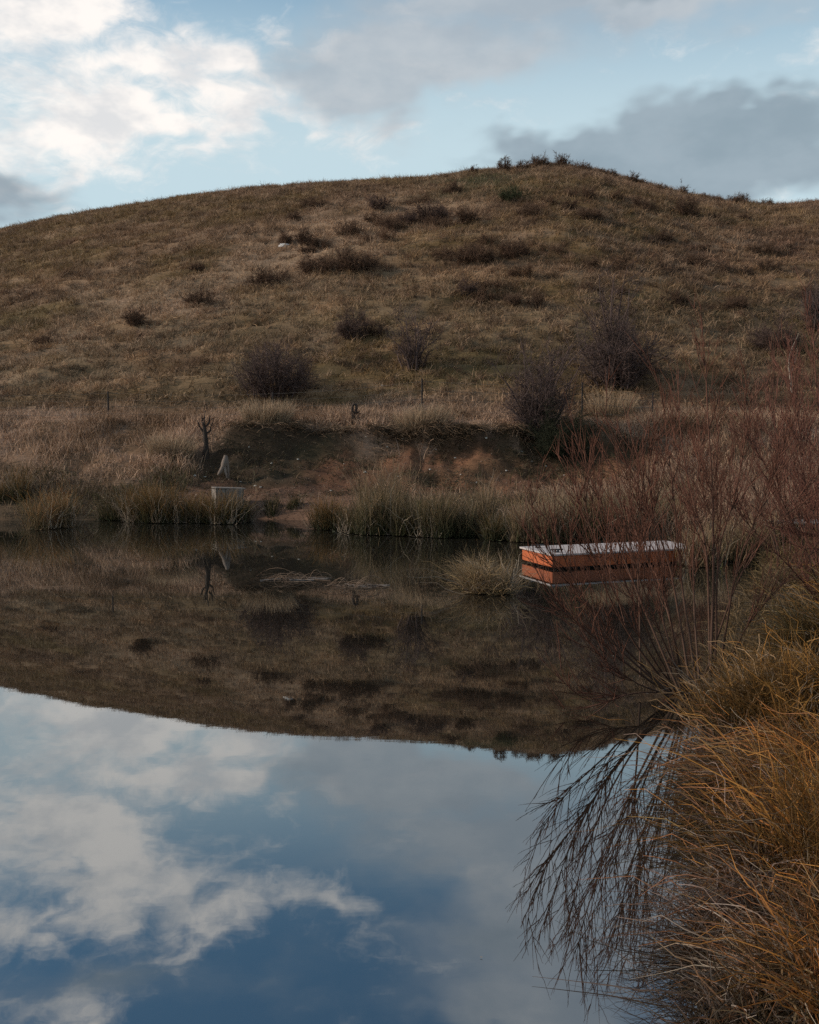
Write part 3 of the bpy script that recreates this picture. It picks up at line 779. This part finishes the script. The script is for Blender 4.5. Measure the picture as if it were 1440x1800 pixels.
def pix_curve(pts, Ds, k, r, wob=.0):
    A = np.array([at(px, py, D) for (px, py), D in zip(pts, Ds)])
    seg = np.r_[0, np.cumsum(np.linalg.norm(np.diff(A, axis=0), axis=1))]
    t = np.linspace(0, seg[-1], k)
    # smooth interpolation (Catmull-Rom)
    out = []
    B = np.vstack((2 * A[0] - A[1], A, 2 * A[-1] - A[-2]))
    for tt in t:
        i = min(np.searchsorted(seg, tt, side='right') - 1, len(A) - 2); f = (tt - seg[i]) / (seg[i + 1] - seg[i])
        p0, p1, p2, p3 = B[i], B[i + 1], B[i + 2], B[i + 3]
        out.append(.5 * (2 * p1 + (p2 - p0) * f + (2 * p0 - 5 * p1 + 4 * p2 - p3) * f * f + (3 * p1 - p0 - 3 * p2 + p3) * f ** 3))
    return np.array(out)


BARK_A, BARK_B = (.082, .054, .040), (.138, .062, .042)


def willow(stem_defs, label, base, seed, name='willow_shrub', nbr=14, ntw=4, r0=.0135, bl=.68, group='bare willows on the right bank', tw=.0040, base_col=BARK_A, tip_col=BARK_B, bup=.085, fmin=.30):
    r = np.random.default_rng(seed)
    base = np.array(base)
    o = empty(name, base, label, 'willow', group)
    stems, branches, twigs = [], [], []
    for (pts, Ds, rs) in stem_defs:
        K = 14
        P = pix_curve(pts, Ds, K, r) - base
        P[1:-1] += np.cumsum(r.normal(0, .006, (K - 2, 3)), axis=0)
        rad = rs * r0 * (1 - .80 * np.linspace(0, 1, K) ** .9)
        stems.append((P, rad))
        Ls = np.linalg.norm(np.diff(P, axis=0), axis=1).sum()
        for j in range(int(nbr * (.5 + .35 * Ls))):
            f = r.uniform(fmin, .98); q = f * (K - 1); a = int(min(q, K - 2)); pp = P[a] + (P[a + 1] - P[a]) * (q - a)
            t = P[a + 1] - P[a]; t /= np.linalg.norm(t)
            l2 = bl * r.uniform(.45, 1.25) * (1.15 - .5 * f)
            b, br = grow(r, pp, side_dir(r, t, r.uniform(.2, .55)), l2, max(rs * r0 * .42 * (1 - .6 * f), tw * 1.2), 7, bup, .07, .35)
            branches.append((b, br))
            for m in range(ntw):
                a2 = r.integers(1, 6); t2 = b[a2 + 1 if a2 < 6 else 6] - b[a2]; t2 /= np.linalg.norm(t2) + 1e-9
                twigs.append(grow(r, b[a2], side_dir(r, t2, r.uniform(.25, .65)), l2 * r.uniform(.3, .65), tw * .9, 6, bup * .8, .06, .35))
    for s_ in stems:
        emit('stem', [s_], 6, base_col, tip_col, o, r)
    emit('branches', branches, 4, lerp(np.array(base_col), np.array(tip_col), .5), tip_col, o, r)
    emit('twigs', twigs, 3, tip_col, tip_col, o, r)
    return o


main = [
    ([(1185, 1222), (1110, 1172), (1035, 1105), (980, 1052), (940, 1015)], [9.4, 9.3, 9.2, 9.1, 9.0], 1.0),
    ([(1170, 1215), (1090, 1130), (1020, 1040), (965, 960), (935, 880)], [9.4, 9.2, 9.0, 8.9, 8.8], 1.0),
    ([(1190, 1222), (1120, 1216), (1050, 1229), (1005, 1208), (985, 1170)], [9.3, 9.0, 8.8, 8.7, 8.6], .6),
    ([(1180, 1215), (1100, 1110), (1045, 990), (1010, 880), (990, 800)], [9.5, 9.4, 9.3, 9.2, 9.1], .9),
    ([(1195, 1215), (1130, 1060), (1085, 945), (1040, 845), (1010, 770)], [9.6, 9.7, 9.7, 9.6, 9.6], 1.1),
    ([(1126, 1190), (1124, 1090), (1122, 1000), (1135, 890), (1160, 770)], [9.7, 9.8, 9.9, 10., 10.], 1.0),
    ([(1215, 1205), (1180, 1020), (1130, 880), (1080, 780), (1055, 715)], [9.7, 9.7, 9.6, 9.5, 9.4], 1.1),
    ([(1225, 1200), (1195, 1020), (1180, 870), (1165, 730), (1150, 650)], [9.8, 9.9, 9.9, 9.9, 9.9], 1.1),
    ([(1250, 1190), (1250, 1000), (1245, 830), (1238, 680), (1232, 560)], [9.9, 10., 10.1, 10.1, 10.1], 1.35),
    ([(1248, 1190), (1242, 980), (1215, 870), (1195, 760), (1190, 660)], [9.9, 10.1, 10.2, 10.3, 10.4], 1.1),
    ([(1256, 1190), (1262, 980), (1290, 870), (1310, 760), (1322, 690)], [9.9, 9.9, 9.8, 9.7, 9.6], 1.0),
    ([(1262, 1190), (1290, 1010), (1335, 900), (1375, 800), (1405, 720)], [9.9, 9.8, 9.7, 9.6, 9.5], 1.0),
    ([(1265, 1190), (1320, 1085), (1385, 1010), (1450, 940)], [9.9, 9.9, 9.8, 9.8], .9),
    ([(1235, 1195), (1300, 1010), (1380, 900), (1430, 840)], [9.9, 10.4, 10.8, 11.], .9),
    ([(1230, 1200), (1215, 990), (1222, 820), (1240, 720)], [9.8, 10.5, 11., 11.2], .9),
    ([(1205, 1210), (1165, 1040), (1130, 960), (1100, 890)], [9.6, 10.3, 10.8, 11.2], .8),
    ([(1180, 1222), (1095, 1150), (1030, 1060), (990, 975), (965, 900)], [9.3, 9.1, 8.9, 8.7, 8.6], .9),
    ([(1190, 1222), (1140, 1110), (1095, 1010), (1060, 920), (1045, 850)], [9.3, 9.1, 9.0, 8.9, 8.9], .8),
    ([(1200, 1222), (1160, 1080), (1130, 960), (1115, 860), (1110, 770)], [9.3, 9.2, 9.1, 9.0, 9.0], .9),
    ([(1205, 1222), (1180, 1080), (1160, 960), (1150, 860), (1148, 760)], [9.3, 9.2, 9.1, 9.0, 9.0], .9),
    ([(1175, 1225), (1110, 1195), (1050, 1150), (1010, 1085)], [9.2, 8.8, 8.5, 8.3], .7),
    ([(1200, 1225), (1130, 1130), (1075, 1030), (1040, 930), (1025, 850)], [9.2, 8.9, 8.6, 8.5, 8.4], .8),
    ([(1210, 1225), (1165, 1110), (1120, 990), (1095, 880), (1085, 800)], [9.2, 8.9, 8.7, 8.6, 8.5], .8),
]
b0 = (at(1222, 1205, 9.7)[0], 9.7, .15)
willow(main, 'large bare reddish willow leaning over the water in front of the dock', b0, 600)
right = [
    ([(1490, 1120), (1470, 900), (1440, 730), (1425, 560)], [11.5, 11.5, 11.4, 11.3], 1.3),
    ([(1480, 1120), (1440, 950), (1405, 800), (1392, 660)], [11.5, 11.3, 11.1, 11.0], 1.0),
    ([(1470, 1120), (1410, 960), (1360, 860), (1310, 760)], [11.5, 11.2, 11., 10.8], 1.0),
    ([(1480, 1120), (1400, 1010), (1330, 940), (1290, 890)], [11.5, 11.2, 11., 10.8], .9),
    ([(1500, 1120), (1500, 900), (1480, 700), (1450, 600)], [11.5, 11.8, 12., 12.1], 1.1),
    ([(1500, 1120), (1460, 940), (1420, 880), (1370, 780)], [11.5, 11.9, 12.2, 12.5], .9),
    ([(1500, 985), (1450, 946), (1400, 931), (1360, 922)], [11.8, 11.7, 11.6, 11.5], 1.5),
    ([(1475, 1120), (1430, 980), (1385, 850), (1350, 700)], [11.5, 11.8, 12.2, 12.4], 1.0),
    ([(1490, 1120), (1450, 900), (1415, 760), (1400, 580)], [11.5, 12., 12.3, 12.5], 1.0),
]
willow(right, 'dense red willow filling the right edge behind the grass', (at(1485, 1120, 11.5)[0], 11.5, .3), 601, nbr=20, ntw=6, bl=.75, fmin=.15, tip_col=(.165, .072, .052))
mid = [([(a + 8 * j, 968 - 6 * (j % 2)), (a + dx * .3 + 8 * j, 900), (a + dx * .7 + 8 * j, 830), (a + dx + 8 * j, tp)], [20.5 + d] * 4, .9)
       for j, (a, dx, tp, d) in enumerate([(1235, -60, 700, 0), (1240, -25, 720, .8), (1245, 0, 690, .3), (1250, 20, 740, 1.), (1255, 45, 720, .5), (1240, -110, 800, .2), (1260, 75, 770, .9), (1240, -80, 760, 1.3)])]
willow(mid, 'distant reddish willow rods rising behind the far end of the dock', (at(1255, 965, 20.8)[0], 20.8, .3), 602, nbr=15, ntw=6, bl=.8, fmin=.15, tw=.0055, r0=.02)
mid2 = [([(a, 985), (a + dx * .3, 910), (a + dx * .7, 830), (a + dx, tp)], [17 + d] * 4, .9)
        for (a, dx, tp, d) in [(1372, -50, 690, 0), (1380, -20, 640, .8), (1388, 10, 660, .3), (1396, 35, 700, 1.), (1404, 55, 680, .5), (1370, -80, 760, .2)]]
willow(mid2, 'slender red willow rods between the two big willows', (at(1386, 985, 17.4)[0], 17.4, .4), 603, nbr=15, ntw=6, bl=.75, fmin=.15, tw=.005, r0=.018, tip_col=(.165, .083, .058))
# pale dead sapling on the right bank
sap = [([(1392, 690), (1386, 640), (1392, 610), (1404, 585)], [33, 33, 33, 33], 1.3), ([(1390, 660), (1398, 630), (1400, 612)], [33, 33, 33.1], .9)]
willow(sap, 'pale bleached sapling standing on the far bank at the right', (at(1392, 692, 33)[0], 33, zt(at(1392, 692, 33)[0], 33)), 604, name='dead_sapling', nbr=0, ntw=0, r0=.03, bl=.35, group=None, base_col=(.21, .165, .13), tip_col=(.23, .18, .14), tw=.006)

# ------------------------------------------------------------------ boxes, dock, stumps, fence, stones
def box_bm(boxes, bev=.004):
    """boxes: (cx,cy,cz,sx,sy,sz) -> vertices, quads with a small chamfer."""
    import bmesh
    bm = bmesh.new()
    for (cx, cy, cz, sx, sy, sz) in boxes:
        t = bmesh.new(); bmesh.ops.create_cube(t, size=1)
        for v in t.verts: v.co = Vector((cx + v.co.x * sx, cy + v.co.y * sy, cz + v.co.z * sz))
        if bev: bmesh.ops.bevel(t, geom=t.edges[:], offset=min(bev, .45 * min(sx, sy, sz)), segments=1, affect='EDGES')
        me = bpy.data.meshes.new('t'); t.to_mesh(me); t.free(); bm.from_mesh(me); bpy.data.meshes.remove(me)
    return bm


def box_part(name, boxes, mat, parent, bev=.004):
    bm = box_bm(boxes, bev); me = bpy.data.meshes.new(name); bm.to_mesh(me); bm.free()
    me.materials.append(mat); o = bpy.data.objects.new(name, me); COL.objects.link(o); o.parent = parent
    return o


def mat_wood(name, c1, c2, scale=(1, 14, 14), rough=.55, grain=6.0, bump=.15, stain=.0):
    m = bpy.data.materials.new(name); m.use_nodes = True; t = NT(m.node_tree); p = t.n['Principled BSDF']
    tc = t.new('ShaderNodeTexCoord'); mp = t.new('ShaderNodeMapping'); t.l.new(tc.outputs['Object'], mp.inputs[0]); mp.inputs['Scale'].default_value = scale
    n = t.noise(mp.outputs[0], grain, 6, .65, dist=.6); f = t.smooth(n, .3, .7)
    c = t.mix(f, (*c1, 1), (*c2, 1))
    if stain:
        n2 = t.noise(tc.outputs['Object'], 2.2, 5, .65)
        c = t.mix(t.math('MULTIPLY', t.smooth(n2, .45, .75), stain), c, (c1[0] * .35, c1[1] * .35, c1[2] * .4, 1))
    t.l.new(c, p.inputs['Base Color']); p.inputs['Roughness'].default_value = rough
    b = t.new('ShaderNodeBump'); b.inputs['Strength'].default_value = bump; b.inputs['Distance'].default_value = .01
    t.l.new(n, b.inputs['Height']); t.l.new(b.outputs[0], p.inputs['Normal'])
    return m


M_CEDAR = mat_wood('orange_stained_cedar', (.30, .052, .012), (.52, .130, .028), (1.2, 20, 20), .5, 4, .2, .5)
M_DECK = mat_wood('pale_deck_boards', (.37, .305, .275), (.50, .425, .385), (1.5, 12, 12), .85, 4, .1, .25)
M_BLACK = mat_wood('black_float_plastic', (.008, .008, .008), (.016, .015, .014), (4, 4, 4), .6, 5, .1)
M_METAL = mat_wood('dark_cleat_iron', (.02, .02, .022), (.05, .045, .04), (20, 20, 20), .45, 5, .1)
M_CRATE = mat_wood('bleached_grey_boards', (.135, .11, .088), (.215, .18, .148), (3, 3, 22), .8, 4, .4, .35)

FL = np.array(W(971, 1002)); BL = np.array(W(918, 987.5)); d_l = (BL - FL); wid = np.linalg.norm(d_l)
ey = d_l / wid; ex = np.array((ey[1], -ey[0])); dock_rz = math.atan2(ex[1], ex[0])
dock = empty('floating_dock', (FL[0], FL[1], 0), 'low floating dock with pale deck and orange timber sides', 'dock', rz=dock_rz)
LEN = 3.15; T = .035
nb = 9; bw = wid / nb
box_part('deck', [(LEN / 2 + .0, (i + .5) * (wid + .08) / nb - .04, .270, LEN + .08, (wid + .08) / nb - .006, .032) for i in range(nb)], M_DECK, dock, .003)
f1 = box_part('side_board', [(LEN / 2, T / 2, .147, LEN, T, .212)], M_CEDAR, dock); f2 = box_part('side_board', [(LEN / 2, wid - T / 2, .147, LEN, T, .212)], M_CEDAR, dock)
box_part('end_board', [(T / 2, wid / 2, .1465, T, wid - 2 * T - .004, .211)], M_CEDAR, dock); box_part('end_board', [(LEN - T / 2, wid / 2, .1465, T, wid - 2 * T - .004, .211)], M_CEDAR, dock)
box_part('float', [(.7, wid / 2, .06, 1.0, wid - .25, .3), (LEN / 2, wid / 2, .06, 1.0, wid - .25, .3), (LEN - .7, wid / 2, .06, 1.0, wid - .25, .3)], M_BLACK, dock, .03)


def cleat(x, y):
    box_part('mooring_cleat', [(x, y, .294, .09, .10, .014), (x - .03, y, .314, .03, .03, .028), (x + .03, y, .314, .03, .03, .028), (x, y, .336, .26, .036, .024)], M_METAL, dock, .006)


cleat(.20, .22); cleat(.20, wid - .25)
# boards laid on the bank behind the willow
gx0, gy0, _ = at(1376, 972, 20.3); gz0 = zt(gx0 + .6, gy0)
gw = empty('board_walkway', (gx0, gy0, gz0), 'pale board walkway on the right bank glimpsed behind the willow branches', 'walkway', rz=dock_rz * .3)
box_part('walkway_boards', [(.07 + i * .145, .45, .16, .139, .9, .03) for i in range(18)], M_CRATE, gw, .003)
box_part('beam', [(1.3, .08, .06, 2.6, .05, .168)], M_CRATE, gw); box_part('beam', [(1.3, .82, .06, 2.6, .05, .168)], M_CRATE, gw)

# pale weathered box half hidden by the rushes
pb_ = hit(401, 893, 25); bx, Dz, bz = pb_; print('box', pb_)
cr = empty('storage_box', (bx, Dz, bz - .02), 'pale weathered wooden box behind the dark rushes', 'box', rz=.42)
Wb, Db, Hb = .74, .5, max(.5, CAM_H + ray(401, 858)[1] * Dz - bz)
box_part('panel', [(-Wb / 2 + Wb / 6 * (i + .5), -Db / 2, Hb / 2, Wb / 6 - .008, .03, Hb) for i in range(6)], M_CRATE, cr, .004)
box_part('panel', [(Wb / 2 + .018, -Db / 2 + .018 + Db / 4 * (i + .5), Hb / 2, .03, Db / 4 - .008, Hb) for i in range(4)], M_CRATE, cr, .004)
box_part('panel', [(-Wb / 2 - .018, 0, Hb / 2, .03, Db, Hb)], M_CRATE, cr, .004)
box_part('panel', [(0, Db / 2 + .018, Hb / 2, Wb, .03, Hb)], M_CRATE, cr, .004)
lid = box_part('lid', [(0, -Db / 2 + .05 + (Db + .06) / 4 * (i + .5) - .06, Hb + .022, Wb + .12, (Db + .06) / 4 - .006, .03) for i in range(4)], M_CRATE, cr, .004)
lid.rotation_euler = (0, .05, 0)


def tubes(name, defs, parent, r, col, mat=M_WOODY, sides=9, k=10, wob=.02):
    parts = []
    for pts, rad in defs:
        A = np.array(pts, float); seg = np.r_[0, np.cumsum(np.linalg.norm(np.diff(A, axis=0), axis=1))]
        t = np.linspace(0, seg[-1], k); P = np.stack([np.interp(t, seg, A[:, i]) for i in range(3)], -1)
        P[1:-1] = (P[:-2] + 2 * P[1:-1] + P[2:]) / 4
        P[1:] += np.cumsum(r.normal(0, wob / k, (k - 1, 3)), axis=0)
        R = np.interp(t, seg, rad) * r.uniform(.85, 1.15, k); R[-1] *= .5
        c = np.array(col) * r.uniform(.8, 1.2)
        parts.append(strands(P[None], R[None], sides, c, c, r))
    V, Fq, C = join(parts)
    return raw_mesh(name, V, Fq, C, mat, parent)


rs = np.random.default_rng(77)
p = hit(362, 803, 25); s = p[1] / F
st = empty('dead_stump', p, 'tall dark dead stump with broken upturned branches on the left bank', 'stump')
tubes('trunk', [([(0, 0, -.15), (.02, 0, .35), (-.01, 0, .75), (-.03, 0, 1.02)], [.14, .085, .065, .045])], st, rs, (.045, .033, .026))
for a in ([(-.02, 0, .85), (-.03, 0, 1.1), (.02, .02, 1.38)], [(-.03, 0, .74), (-.18, .02, .90), (-.26, .02, 1.12)], [(.0, 0, .66), (.14, 0, .80), (.25, -.02, 1.04)], [(-.05, 0, .9), (-.12, .0, 1.1), (-.10, .0, 1.28)], [(.03, 0, .92), (.11, .02, 1.06), (.12, .02, 1.22)]):
    tubes('branch_stub', [(a, [.036, .024, .012])] + [((a[1], (a[1][0] + rs.normal(0, .10), a[1][1], a[1][2] + rs.uniform(.05, .2))), [.016, .006])], st, rs, (.05, .036, .028), wob=.12)
p = hit(622, 745, 25)
fk = empty('hooked_stump', p, 'dark stump with a hooked loop top at the edge of the bank', 'stump')
tubes('trunk', [([(0, 0, -.1), (.0, 0, .2), (-.05, 0, .42), (-.03, 0, .62), (.05, 0, .68), (.10, 0, .60), (.09, 0, .45), (.03, 0, .30)], [.10, .085, .05, .045, .045, .045, .045, .05])], fk, rs, (.045, .033, .026), k=18)
tubes('branch_stub', [([(.05, 0, .36), (.13, 0, .37), (.17, 0, .40)], [.04, .03, .02])], fk, rs, (.045, .033, .026))
p = hit(606, 736, 25)
lg = empty('leaning_stick', p, 'short dark stick leaning left of the hooked stump', 'stick')
tubes('stick', [([(.10, 0, -.08), (-.06, 0, .16), (-.19, 0, .34)], [.03, .027, .022])], lg, rs, (.05, .04, .032))
p = hit(398, 838, 25)
rt = empty('bleached_root', p, 'pale bleached forked root on the dark bank above the box', 'root')
tubes('fork', [([(.0, -.05, .62), (-.02, -.1, .45), (-.05, -.15, .30), (-.15, -.22, .12), (-.22, -.25, .04)], [.05, .095, .085, .06, .025]), ([(.02, -.06, .60), (.07, -.12, .40), (.10, -.18, .18), (.11, -.2, -.15)], [.05, .04, .035, .02]),
               ([(-.04, -.14, .35), (.01, -.2, .15), (.08, -.25, -.05)], [.06, .035, .02])], rt, rs, (.19, .145, .115))

# wire fence along the top of the bank
posts_px = [(-60, 740, 690), (191, 737, 688), (480, 742, 692), (742, 742, 666), (1023, 735, 672), (1147, 732, 690), (1480, 730, 680)]
fe = empty('wire_fence', at(191, 737, 34.8) * np.array((1, 1, 0)), 'thin wire fence with dark steel posts along the foot of the hill', 'fence')
fo = np.array(fe.location); tops = []
for (px, pb, pt) in posts_px:
    D = 34.9; u = ray(px, pb)[0]; z0 = zt(u * D, D); b = np.array((u * D, D, z0 - .1)) - fo; t_ = np.array((u * D, D, max(CAM_H + ray(px, pt)[1] * D, z0 + .95))) - fo
    V, Fq, C = strands(np.array([[b, (b + t_) / 2, t_]]), np.array([[.026, .026, .026]]), 6, np.array((.035, .03, .028)), np.array((.035, .03, .028)))
    raw_mesh('post', V, Fq, C, M_WOODY, fe); tops.append((b + np.array((0, 0, .1)), t_))
for fr in (.25, .5, .72, .94):
    line = np.array([bb + (tt - bb) * fr for bb, tt in tops]); L2 = []
    for a, b in zip(line[:-1], line[1:]):
        for f in np.linspace(0, 1, 6)[:-1]:
            q = a + (b - a) * f; q = q - np.array((0, 0, .06 * 4 * f * (1 - f))); L2.append(q)
    L2.append(line[-1]); L2 = np.array(L2)
    V, Fq, C = strands(L2[None], np.full((1, len(L2)), .0045), 4, np.array((.14, .12, .10)), np.array((.14, .12, .10)))
    raw_mesh('wire', V, Fq, C, M_WOODY, fe)


def stone(name, p, size, label, seed, group, col=(.55, .52, .48), squash=.6, cat='stone'):
    import bmesh
    r = np.random.default_rng(seed); bm = bmesh.new(); bmesh.ops.create_icosphere(bm, subdivisions=2, radius=1)
    off = r.uniform(-50, 50, 2); sx = r.uniform(.8, 1.35)
    for v in bm.verts:
        n = float(vnoise(v.co.x * 1.3 + off[0], v.co.y * 1.3 + v.co.z * 2.1 + off[1], seed))
        k = size * (1 + .35 * n); v.co = Vector((v.co.x * k * sx, v.co.y * k, v.co.z * k * squash))
    me = bpy.data.meshes.new(name); bm.to_mesh(me); bm.free(); a = me.attributes.new('col', 'FLOAT_COLOR', 'POINT')
    a.data.foreach_set('color', np.tile(np.r_[np.array(col) * r.uniform(.8, 1.15), 1.0], len(me.vertices)).astype(np.float32)); me.materials.append(M_STONE)
    o = bpy.data.objects.new(name, me); COL.objects.link(o); o.location = (p[0], p[1], p[2] + size * squash * .5); o.rotation_euler = (0, 0, r.uniform(0, 6))
    return tag(o, label, cat, group)


stone('white_rock', hit(500, 435, 30), .30, 'white rock lying on the upper left slope', 700, None, (.62, .60, .57), .45, 'rock')
stones = [(343, 838), (361, 840), (438, 788), (449, 855), (458, 858), (423, 848), (477, 815), (672, 679), (643, 772), (681, 788), (708, 773), (766, 792), (783, 763), (642, 832), (524, 810), (605, 816), (820, 770), (855, 772),
          (942, 790), (917, 796), (1003, 805), (1035, 790), (935, 812), (800, 806), (756, 826), (810, 835), (960, 820), (890, 830), (992, 838), (838, 850), (582, 864), (700, 840)]
for i, (px, py) in enumerate(stones):
    lab = {0: 'white stone on the green patch left of the bleached root', 7: 'white stone on the grass left of the thin fence post', 13: 'white stone at the top of the dark hollow in the earth bank'}.get(i, 'small pale stone scattered on the dark earth bank')
    stone('pale_stone', hit(px, py, 25), .024 + .02 * rs.uniform() + (.015 if i in (0, 1, 7, 13) else 0), lab, 710 + i, 'pale stones on the earth bank', (.5, .46, .40))
# gravel on the earth cut
r = np.random.default_rng(9); gxs = r.uniform(-6.5, 8, 11000); gys = r.uniform(26.5, 33.2, 11000); kp = r.uniform(0, 1, 11000) < soil_mask(gxs, gys)
gxs, gys = gxs[kp], gys[kp]; gz = terrain(gxs, gys); n = len(gxs); sz = r.uniform(.008, .022, n) * np.where(r.uniform(0, 1, n) < .06, 1.4, 1)
oct_ = np.array([(1, 0, 0), (0, 1, 0), (-1, 0, 0), (0, -1, 0), (0, 0, .7), (0, 0, -.7)]); of = np.array([(0, 1, 4), (1, 2, 4), (2, 3, 4), (3, 0, 4), (1, 0, 5), (2, 1, 5), (3, 2, 5), (0, 3, 5)])
V = (np.stack((gxs, gys, gz + .01), -1)[:, None] + oct_[None] * sz[:, None, None] * r.uniform(.6, 1.3, (n, 6, 1))).reshape(-1, 3)
Fg = (of[None] + 6 * np.arange(n)[:, None, None]).reshape(-1, 3)
Cg = np.repeat(lerp(np.array((.085, .045, .028)), np.array((.34, .25, .19)), r.uniform(0, 1, (n, 1)) ** 4), 6, axis=0)
tag(raw_mesh('gravel', V, Fg, Cg, M_STONE, None, False), 'fine gravel strewn over the bare earth bank', 'gravel', kind='stuff')


# grass hanging over the lip of the cut
r = np.random.default_rng(14); n = 9000; x = r.uniform(-6.6, 8.2, n); x = x[r.uniform(0, 1, n) < np.clip(.45 + .9 * fbm(x / .9, x * 0, 142, 2), .05, 1)]; n = len(x)
wob_ = .9 * fbm(x / 5.0, x * 0 + 3.3, 5, 3); y = 33.0 - wob_ + r.normal(.05, .16, n)
c = lerp(np.array((.060, .042, .024)), C_STRAW * .8, r.uniform(0, 1, (n, 1)) ** 2.2)
grass_mat_object('overhanging_grass', 'brown grass hanging over the lip of the earth bank', x, y, r, r.uniform(.18, .55, n), r.uniform(.006, .012, n), r.uniform(.3, .9, n), r.uniform(.6, 1.3, n), c, 5, az=r.normal(-math.pi / 2, .6, n))
# low dark weeds and roots on the cut earth
x, y, r = scatter(6500, (-6.5, 8.5), (29.6, 34), lambda x, y: soil_mask(x, y) * np.clip(.25 + 1.3 * fbm(x / .9, y / .7, 141, 3) + .3 * sstep(31, 32.5, y), 0, 1), 12)
c = lerp(np.array((.045, .040, .020)), np.array((.12, .075, .042)), r.uniform(0, 1, (len(x), 1)) ** 1.5)
grass_mat_object('bank_weeds', 'low dark weeds clinging to the bare earth bank', x, y, r, r.uniform(.08, .30, len(x)), r.uniform(.006, .014, len(x)), r.uniform(.1, .9, len(x)), r.uniform(.1, .9, len(x)), c, 4)


# floating dead weed on the water
def float_weed(px, py, wpx, label, seed, n):
    r = np.random.default_rng(seed); X, Y = W(px, py); s = Y / F; hw = wpx * s / 2
    o = empty('floating_weed', (X, Y, 0), label, 'floating weed', 'dead weed floating on the pond')
    def lines(n, hr, up, w):
        x = r.uniform(-hw, hw, n); y = r.normal(0, .16, n); az = r.normal(0, .35, n) + np.where(r.uniform(size=n) < .5, 0, math.pi)
        L = r.uniform(*hr, n); k = 7; t = np.linspace(0, 1, k)[None]
        arch = up * r.uniform(0, 1, (n, 1)) ** 2 * 4 * t * (1 - t)
        P = np.stack((x[:, None] + np.cos(az)[:, None] * L[:, None] * (t - .5), y[:, None] + np.sin(az)[:, None] * L[:, None] * (t - .5), .006 + arch), -1)
        return P, np.full((n, k), w)
    P, R = lines(n, (.2, .8), .17, .004)
    V, Fq, C = strands(P, R, 3, np.array((.20, .13, .09)) * r.uniform(.5, 1.4, (n, 1)), np.array((.24, .17, .12)), r)
    raw_mesh('arched_stems', V, Fq, C, M_BARK, o)
    P, R = lines(max(5, n // 5), (.15, .5), .0, .007)  # pale strips added to stand for ripples reflecting the sky
    V, Fq, C = strands(P, R, 4, np.array((.22, .19, .17)), np.array((.22, .19, .17)), r)
    raw_mesh('sky_sheen_strips', V, Fq, C, M_BARK, o)


float_weed(522, 1018, 100, 'left mat of dead stems floating on the dark water', 801, 40)
float_weed(628, 1031, 84, 'right mat of dead stems with added pale ripple-sheen strips floating on the dark water', 802, 30)

# leaf litter and seed fluff floating near the banks
r = np.random.default_rng(21); n = 900
k = r.integers(0, len(SHORE) - 8, n); f = r.uniform(0, 1, n)[:, None]
pt = SHORE[k] * (1 - f) + SHORE[(k + 1)] * f
off = np.abs(r.normal(0, .55, n)); a_ = r.uniform(0, 2 * math.pi, n)
x = pt[:, 0] + off * np.cos(a_); y = pt[:, 1] + off * np.sin(a_); ok = (shore_sd(x, y) < -.04) & (np.abs(x) < 14); x, y = x[ok], y[ok]; n = len(x)
sz = r.uniform(.008, .026, n); th = r.uniform(0, 2 * math.pi, n)
q = np.array([(-1, 0), (0, -.4), (1, 0), (0, .4)]); ca_, sa_ = np.cos(th)[:, None], np.sin(th)[:, None]
V = np.stack((x[:, None] + sz[:, None] * (q[None, :, 0] * ca_ - q[None, :, 1] * sa_), y[:, None] + sz[:, None] * (q[None, :, 0] * sa_ + q[None, :, 1] * ca_), np.full((n, 4), .004) + r.uniform(0, .004, (n, 4))), -1).reshape(-1, 3)
C = np.repeat(lerp(np.array((.07, .045, .025)), np.array((.34, .29, .23)), r.uniform(0, 1, (n, 1)) ** 3), 4, axis=0)
tag(raw_mesh('leaf_litter', V, np.arange(4 * n).reshape(-1, 4), C, M_GRASS, None, False), 'bits of leaf and seed fluff floating along the edges of the pond', 'leaf litter', kind='stuff')
